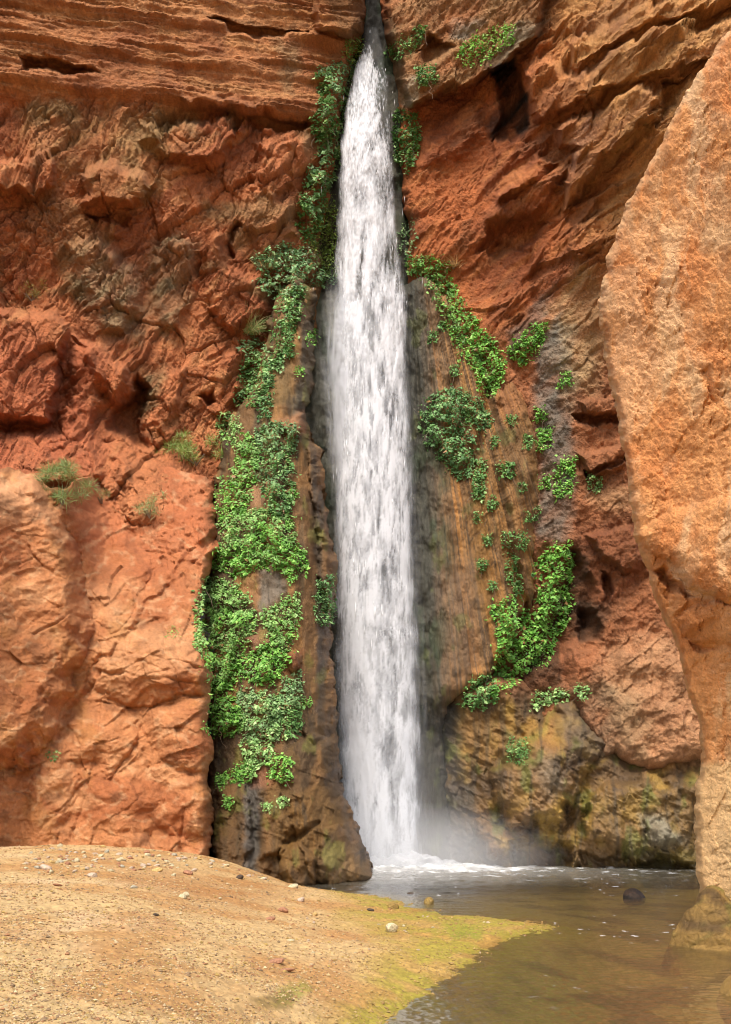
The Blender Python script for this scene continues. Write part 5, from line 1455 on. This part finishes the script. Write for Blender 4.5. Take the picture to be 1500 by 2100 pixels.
dr = link('drops', mesh_np('drops', co.reshape(-1, 3) - FORG, tris=tr_, smooth=True, mat=M_drop), parent=fall_root, kind='stuff')

# churned water where the fall lands
sy = np.linspace(0, 1, 60); sa = np.linspace(0, 2 * math.pi, 140)[:-1]
SA, SY = np.meshgrid(sa, sy)
rad = 2.9 * SY ** 0.8
xx = np.cos(SA) * rad * 1.15; yy = np.sin(SA) * rad * 0.8
hh = 0.55 * (1 - SY) ** 1.4 * (1 + 0.6 * fbm(xx * 0.9, yy * 0.9, 5, 501)) + 0.22 * sm(1, 0.5, SY) * ridged(xx * 1.3, yy * 1.3, 4, 502)
cv = np.clip(sm(1.0, 0.35, SY + 0.25 * fbm(xx * 1.6, yy * 1.6, 4, 503)) * 0.6, 0, 1)
i = np.arange(SA.size).reshape(SA.shape); j = np.roll(i, -1, 1)
q = np.stack([i[:-1], j[:-1], j[1:], i[1:]], -1).reshape(-1, 4)
link('splash', mesh_np('splash', np.stack([xx + 0.0, yy - 0.6, np.maximum(hh, 0.02)], -1).reshape(-1, 3), quads=q, attrs={'cover': cv.ravel()}, mat=M_white), parent=fall_root)


# mist hanging round the foot of the fall
def mist(loc, dim, dens, label):
    m, nt, nd, L = new_mat('mist')
    out = N(nd, 'ShaderNodeOutputMaterial'); vp = N(nd, 'ShaderNodeVolumePrincipled'); vp.inputs['Color'].default_value = (0.92, 0.93, 0.95, 1)
    tc = N(nd, 'ShaderNodeTexCoord'); ln2 = N(nd, 'ShaderNodeVectorMath', operation='LENGTH'); L.new(tc.outputs['Object'], ln2.inputs[0])
    mr = N(nd, 'ShaderNodeMapRange'); mr.inputs['From Min'].default_value = 0.0; mr.inputs['From Max'].default_value = 1.0; mr.inputs['To Min'].default_value = dens; mr.inputs['To Max'].default_value = 0.0
    L.new(ln2.outputs['Value'], mr.inputs[0]); L.new(mr.outputs[0], vp.inputs['Density']); L.new(vp.outputs[0], out.inputs['Volume'])
    u = np.linspace(0, math.pi, 17); v = np.linspace(0, 2 * math.pi, 33)[:-1]
    VV, UU = np.meshgrid(v, u)
    co = np.stack([np.sin(UU) * np.cos(VV), np.sin(UU) * np.sin(VV), np.cos(UU)], -1).reshape(-1, 3)
    i = np.arange(VV.size).reshape(VV.shape); j = np.roll(i, -1, 1)
    q = np.stack([i[:-1], i[1:], j[1:], j[:-1]], -1).reshape(-1, 4)
    o = link('mist', mesh_np('mist', co, quads=q, mat=m), label, 'mist', None, 'stuff')
    o.location = loc; o.scale = dim
    return o


mist((FX + 0.4, 44.0, 0.6), (6.6, 3.6, 2.3), 0.32, 'white spray mist around the foot of the waterfall')
mist((FX + 1.5, 44.6, 2.5), (2.0, 1.6, 5.0), 0.07, 'thin grey mist column drifting right of the waterfall')

# ------------------------------------------------------------------ stones
def stone_mesh(seed, flat, ang):
    rs = np.random.RandomState(seed)
    u = np.linspace(0, math.pi, 11); v = np.linspace(0, 2 * math.pi, 19)[:-1]
    VV, UU = np.meshgrid(v, u)
    co = np.stack([np.sin(UU) * np.cos(VV), np.sin(UU) * np.sin(VV), np.cos(UU)], -1).reshape(-1, 3)
    for k in range(10):   # broken faces: flatten past random planes
        nn = rs.normal(size=3); nn /= np.linalg.norm(nn); h = rs.uniform(0.55, 0.95)
        d = co @ nn - h
        co = co - np.outer(np.maximum(d, 0) * ang, nn)
    co = co * np.array([1.0, rs.uniform(0.6, 0.85), flat])
    i = np.arange(VV.size).reshape(VV.shape); j = np.roll(i, -1, 1)
    q = np.stack([i[:-1], i[1:], j[1:], j[:-1]], -1).reshape(-1, 4)
    return co, q


def stone_mat(name, col, rough=0.85):
    m, nt, nd, L = new_mat(name)
    out = N(nd, 'ShaderNodeOutputMaterial'); bs = N(nd, 'ShaderNodeBsdfPrincipled'); bs.inputs['Roughness'].default_value = rough
    tc = N(nd, 'ShaderNodeTexCoord'); nz = N(nd, 'ShaderNodeTexNoise'); nz.inputs['Scale'].default_value = 4; nz.inputs['Detail'].default_value = 6
    L.new(tc.outputs['Object'], nz.inputs['Vector'])
    rp = N(nd, 'ShaderNodeValToRGB'); rp.color_ramp.elements[0].position = 0.3; rp.color_ramp.elements[1].position = 0.75
    rp.color_ramp.elements[0].color = (*(col * 0.7), 1); rp.color_ramp.elements[1].color = (*np.clip(col * 1.25, 0, 1), 1)
    L.new(nz.outputs[0], rp.inputs[0]); L.new(rp.outputs[0], bs.inputs['Base Color'])
    bp = N(nd, 'ShaderNodeBump'); bp.inputs['Distance'].default_value = 0.15; bp.inputs['Strength'].default_value = 0.6
    L.new(nz.outputs[0], bp.inputs['Height']); L.new(bp.outputs[0], bs.inputs['Normal']); L.new(bs.outputs[0], out.inputs[0])
    return m


SM = {'white': stone_mat('pale_stone', c(222, 202, 172)), 'pink': stone_mat('pink_grey_stone', c(214, 184, 172)), 'grey': stone_mat('grey_stone', c(196, 184, 174)), 'red': stone_mat('red_stone', c(190, 128, 98)),
      'ochre': stone_mat('ochre_stone', c(222, 178, 112)), 'dark': stone_mat('dark_stone', c(92, 72, 62)), 'olive': stone_mat('algae_stone', c(160, 126, 52), 0.5)}
stone_cache = {}


def stone(px, py, wpx, kind, flat=0.55, label=None, group=None, seed=None, name='stone', rz=None, sink=0.33, ang=0.9):
    x, y, z = ground_at(px, py)
    z = float(ground_full(np.array([x]), np.array([y]))[0])
    seed = seed if seed is not None else random.randrange(6)
    key = (seed, round(flat, 1), kind, ang)
    if key not in stone_cache:
        co, q = stone_mesh(seed + 31, flat, ang)
        stone_cache[key] = mesh_np('stone', co, quads=q, mat=SM[kind])
    o = link(name, stone_cache[key], label, 'stone', group)
    r = wpx * 0.62 / F * y
    o.scale = (r, r, r); o.rotation_euler = (random.uniform(-.2, .2), random.uniform(-.2, .2), rz if rz is not None else random.uniform(0, 6.28))
    o.location = (x, y, max(z, -0.05) + r * flat * (1 - 2 * sink) + 0.0)
    return o


stone(375, 1842, 17, 'white', 0.7, 'left of two cream stones lying together on the sand', seed=1)
stone(382, 1838, 15, 'white', 0.75, 'right of two cream stones lying together on the sand', seed=2)
stone(320, 1878, 11, 'dark', 0.6, 'small dark stone alone in the middle of the sand', seed=3)
stone(565, 1974, 33, 'red', 0.3, 'flat reddish slab nearest the bottom, upper of two', seed=4, rz=0.1)
stone(588, 1992, 30, 'red', 0.28, 'flat reddish slab nearest the bottom, lower of two', seed=5, rz=-0.1)
stone(618, 1848, 21, 'pink', 0.5, 'pinkish rounded stone by the corner of the wet buttress', seed=0)
stone(602, 1820, 22, 'white', 0.45, 'pale stone touching the foot of the wet buttress', seed=1)
stone(580, 1870, 20, 'red', 0.6, 'brown pointed stone above the flat dark one', seed=2)
stone(557, 1887, 22, 'red', 0.4, 'flat dark reddish stone at mid beach', seed=3)
stone(646, 1877, 14, 'ochre', 0.6, 'small ochre stone right of the brown pointed stone', seed=4)
stone(803, 1912, 27, 'white', 0.9, 'tall pale triangular stone on the golden gravel', seed=5, ang=1.0)
stone(806, 1864, 22, 'olive', 0.7, 'yellow-green round stone at the waterline', seed=0)
stone(880, 1856, 22, 'olive', 0.9, 'upright golden pointed stone standing in the shallow water', seed=2, ang=1.0)
stone(843, 1843, 16, 'dark', 0.4, 'dark low stone awash beside the upright golden stone', seed=4)
stone(760, 1868, 18, 'dark', 0.4, 'dark flat stone left of the yellow-green round stone', seed=1)
stone(596, 1930, 14, 'white', 0.4, 'small pale flake right of the middle of the beach', seed=3)
stone(88, 1732, 17, 'white', 0.75, 'white rounded cobble against the left buttress', seed=1)
stone(130, 1731, 20, 'pink', 0.7, 'purplish cobble against the left buttress', seed=2)
stone(190, 1799, 20, 'pink', 0.6, 'pink-grey angular stone below the pebble band', seed=4)
stone(118, 1817, 20, 'red', 0.35, 'flat brown stone left below the pebble band', seed=5)
stone(92, 1783, 34, 'pink', 0.4, 'largest mauve slab in the left pebble heap', seed=0)
stone(322, 1786, 22, 'ochre', 0.4, 'wide ochre stone in the pebble band', seed=3)
stone(386, 1793, 22, 'red', 0.55, 'reddish block at the right end of the pebble band', seed=1)
stone(493, 1803, 16, 'dark', 0.7, 'dark brown stone on the slope by the wet buttress', seed=2)
stone(275, 1822, 14, 'grey', 0.6, 'small grey stone under the middle of the pebble band', seed=4)
stone(452, 1844, 10, 'white', 0.5, 'tiny white stone right of the cream pair', seed=0)
stone(250, 1765, 12, 'white', 0.8, 'bright white pebble in the middle of the band', seed=1)
GP = 'loose pebbles along the top of the beach'
lbl = 'small loose pebble scattered in the stony band along the beach top'
rr = random.Random(3)
for k in range(150):
    t = rr.random()
    if t < 0.42: px_, py_ = rr.gauss(120, 45), rr.gauss(1766, 14)
    elif t < 0.8: px_, py_ = rr.gauss(300, 75), rr.gauss(1768, 15)
    else: px_, py_ = rr.uniform(50, 560), rr.uniform(1750, 1800)
    lowest = np.interp(px_, [0, 200, 330, 435, 560, 620], [1738, 1732, 1748, 1764, 1808, 1830])
    if px_ < 48 or px_ > 600: px_ = rr.uniform(60, 420)
    py_ = max(py_, lowest + 2)
    stone(px_, py_, rr.choice((6, 7, 8, 9, 11, 13)), rr.choice(('white', 'pink', 'grey', 'red', 'ochre', 'white', 'pink')), rr.choice((0.4, 0.6)), lbl, GP, rr.randrange(6), 'pebble')

for k in range(60):
    px_, py_ = rr.uniform(620, 1080), rr.uniform(1845, 1960)
    py_ = max(py_, np.interp(px_, [620, 700, 800, 880, 1080], [1826, 1834, 1850, 1882, 1900]))
    py_ = min(py_, np.interp(px_, [860, 985, 1060, 1100], [2000, 1955, 1925, 1912]))
    stone(px_, py_, rr.choice((4, 5, 6, 7, 8)), rr.choice(('ochre', 'white', 'red', 'ochre', 'pink', 'olive')), rr.choice((0.4, 0.6)), 'small stone half sunk in the golden gravel by the water', 'stones on the golden gravel spit', rr.randrange(6), 'pebble')

# fine gravel lying on the sand
ng = 42000
rs = np.random.RandomState(8)
gpx = rs.uniform(-60, 1180, ng * 2); gpy = 1740 + 560 * rs.uniform(0, 1, ng * 2) ** 0.9
gD2 = (CZ - 0.5) * F / (gpy - HZ)
gX = (gpx - CX) / F * gD2; gY = gD2
gZ = ground_full(gX, gY)
ok = (gZ > -0.06) & (gD2 < 32) & (fbm(gX * 0.8, gY * 0.6, 3, 600) > rs.uniform(-0.9, 0.5, ng * 2))
gX, gY, gZ = gX[ok][:ng], gY[ok][:ng], gZ[ok][:ng]
n_ = len(gX)
rad = rs.uniform(0.006, 0.016, n_) * (1 + 0.9 * (rs.uniform(0, 1, n_) > 0.93)) * (0.6 + gY / 30)
sc3 = np.stack([rad * rs.uniform(0.8, 1.4, n_), rad * rs.uniform(0.8, 1.4, n_), rad * rs.uniform(0.4, 0.9, n_)], -1)
an = rs.uniform(0, 6.28, n_)
b6 = base[None] * (1 + rs.uniform(-0.25, 0.25, (n_, 6, 1))) * sc3[:, None, :]
bx_ = b6[..., 0] * np.cos(an)[:, None] - b6[..., 1] * np.sin(an)[:, None]; by_ = b6[..., 0] * np.sin(an)[:, None] + b6[..., 1] * np.cos(an)[:, None]
co = np.stack([bx_ + gX[:, None], by_ + gY[:, None], b6[..., 2] + (gZ + rad * 0.25)[:, None]], -1).reshape(-1, 3)
palg = np.array([c(206, 174, 132), c(194, 148, 102), c(222, 194, 166), c(178, 124, 90), c(190, 156, 86), c(152, 122, 98)])
pc = palg[rs.randint(0, len(palg), n_)]
goldz = sm(0.36, 0.12, gZ)
pc = mix(pc, palg[4] * 0.95, goldz * 0.7) * np.array([0.84, 0.80, 0.72], f32) * rs.uniform(0.75, 1.1, (n_, 1)).astype(f32)
tr_ = (tri[None] + (np.arange(n_) * 6)[:, None, None]).reshape(-1, 3)
M_grav = leaf_mat('gravel_grain', 0.85)
for n in M_grav.node_tree.nodes:
    if n.type == 'MIX_SHADER': n.inputs[0].default_value = 0.0
link('gravel', mesh_np('gravel', co, tris=tr_, attrs={'Col': np.repeat(pc, 6, 0)}, smooth=False, mat=M_grav), 'fine golden gravel lying over the beach', 'gravel', None, 'stuff')


# boulders standing in the pool: real closed rocks with broken faces
def boulder(name, label, loc, dim, seed, colf, mat, cut=9, rough=0.06, rz=0.0, taper=0.0):
    rs = np.random.RandomState(seed)
    u = np.linspace(0, math.pi, 90); v = np.linspace(0, 2 * math.pi, 161)[:-1]
    VV, UU = np.meshgrid(v, u)
    co = np.stack([np.sin(UU) * np.cos(VV), np.sin(UU) * np.sin(VV), np.cos(UU)], -1).reshape(-1, 3)
    for k in range(cut):
        nn = rs.normal(size=3); nn[2] = abs(nn[2]) * 0.6; nn /= np.linalg.norm(nn); h = rs.uniform(0.6, 0.9)
        d = co @ nn - h
        co = co - np.outer(np.maximum(d, 0) * 0.5, nn)
    co[:, :2] *= (1 - taper * np.clip(co[:, 2], 0, 1))[:, None]
    dim = np.array(dim)
    w = co * dim
    nz = fbm(w[:, 0] * 1.6 + w[:, 1], w[:, 2] * 1.6 + w[:, 1] * 0.7, 6, seed) + 0.5 * ridged(w[:, 0] * 2 + w[:, 1], w[:, 2] * 0.8, 4, seed + 1)
    w = w + co / np.linalg.norm(co, axis=1)[:, None] * (nz * rough)[:, None]
    i = np.arange(VV.size).reshape(VV.shape); j = np.roll(i, -1, 1)
    q = np.stack([i[:-1], i[1:], j[1:], j[:-1]], -1).reshape(-1, 4)
    cl, wt = colf(w)
    o = link(name, mesh_np(name, w, quads=q, attrs={'Col': cl, 'wet': wt}, mat=mat), label, 'boulder')
    o.location = loc; o.rotation_euler = (0, 0, rz)
    return o


def col_moss(w):
    n = fbm(w[:, 0] * 2 + w[:, 1], w[:, 2] * 2, 5, 701)
    k = mix(np.tile(c(168, 126, 58), (len(w), 1)), c(112, 82, 44), sm(-0.2, 0.4, n))
    k = mix(k, c(136, 122, 48), sm(0.05, 0.5, fbm(w[:, 0] * 1.5, w[:, 2] * 1.5 + w[:, 1], 4, 702) + 0.15 * w[:, 2]) * 0.7)
    return k, np.full(len(w), 0.55, f32)


def col_dark(w):
    n = fbm(w[:, 0] * 4 + w[:, 1], w[:, 2] * 4, 4, 703)
    return mix(np.tile(c(70, 50, 38), (len(w), 1)), c(44, 34, 28), sm(-0.3, 0.3, n)), np.full(len(w), 0.6, f32)


def at(px, py, z=0.0):
    D = (CZ - z) * F / (py - HZ)
    return ((px - CX) / F * D, D, z)


a = at(1478, 1945)
boulder('mossy_boulder', 'golden brown mossy wedge of rock in the pool at the right edge', (a[0] + 0.05, a[1] + 0.4, -0.15), (0.98, 0.8, 1.18), 11, col_moss, M_rock, 5, 0.24, 0.3, 0.42)
a = at(1548, 2040)
boulder('mossy_boulder', 'low wet rock in the bottom right corner', (a[0], a[1], -0.12), (0.42, 0.6, 0.5), 14, col_moss, M_smooth, 5, 0.10, 0.0, 0.5)
a = at(1300, 1840)
boulder('dark_boulder', 'small dark wet rock breaking the pool surface at right', (a[0], a[1], 0.0), (0.36, 0.36, 0.24), 13, col_dark, M_smooth, 6, 0.03)

# ------------------------------------------------------------------ light, sky, camera
SUN_EL, SUN_AZ = math.radians(54), math.radians(192)   # azimuth from +Y clockwise: behind the camera, to the left
sc = bpy.context.scene
w = bpy.data.worlds.new("World"); sc.world = w; w.use_nodes = True
wn = w.node_tree.nodes; wl = w.node_tree.links
sky = wn.new('ShaderNodeTexSky'); sky.sky_type = 'NISHITA'; sky.sun_disc = False; sky.sun_elevation = SUN_EL; sky.sun_rotation = SUN_AZ
sky.dust_density = 4.0; sky.ozone_density = 0.6
bg = wn['Background']; bg.inputs['Strength'].default_value = 0.15
wl.new(sky.outputs[0], bg.inputs['Color'])
ld = bpy.data.lights.new('sun', 'SUN'); ld.energy = 2.35; ld.angle = math.radians(25); ld.color = (1.0, 0.93, 0.84)
lo_ = bpy.data.objects.new('sun', ld); COL.objects.link(lo_)
dv = Vector((math.sin(SUN_AZ) * math.cos(SUN_EL), math.cos(SUN_AZ) * math.cos(SUN_EL), math.sin(SUN_EL)))
lo_.rotation_euler = (-dv).to_track_quat('-Z', 'Y').to_euler(); lo_.location = dv * 100

cam = bpy.data.cameras.new('camera'); co_ = bpy.data.objects.new('camera', cam); COL.objects.link(co_)
co_.location = (0, 0, CZ); co_.rotation_euler = (math.radians(90), 0, 0)
cam.sensor_width = 36; cam.sensor_fit = 'VERTICAL'; cam.sensor_height = 36
cam.lens = 36 * F / 2100.0
cam.shift_y = (HZ - 1050) / 2100.0
cam.clip_end = 1000
sc.camera = co_
sc.view_settings.view_transform = 'Standard'; sc.view_settings.look = 'None'; sc.view_settings.gamma = 1
sc.view_settings.exposure = 0.72
sc.cycles.filter_width = 1.0
sc.cycles.transparent_max_bounces = 24
sc.cycles.volume_bounces = 1
sc.cycles.max_bounces = 8
sc.cycles.volume_step_rate = 2
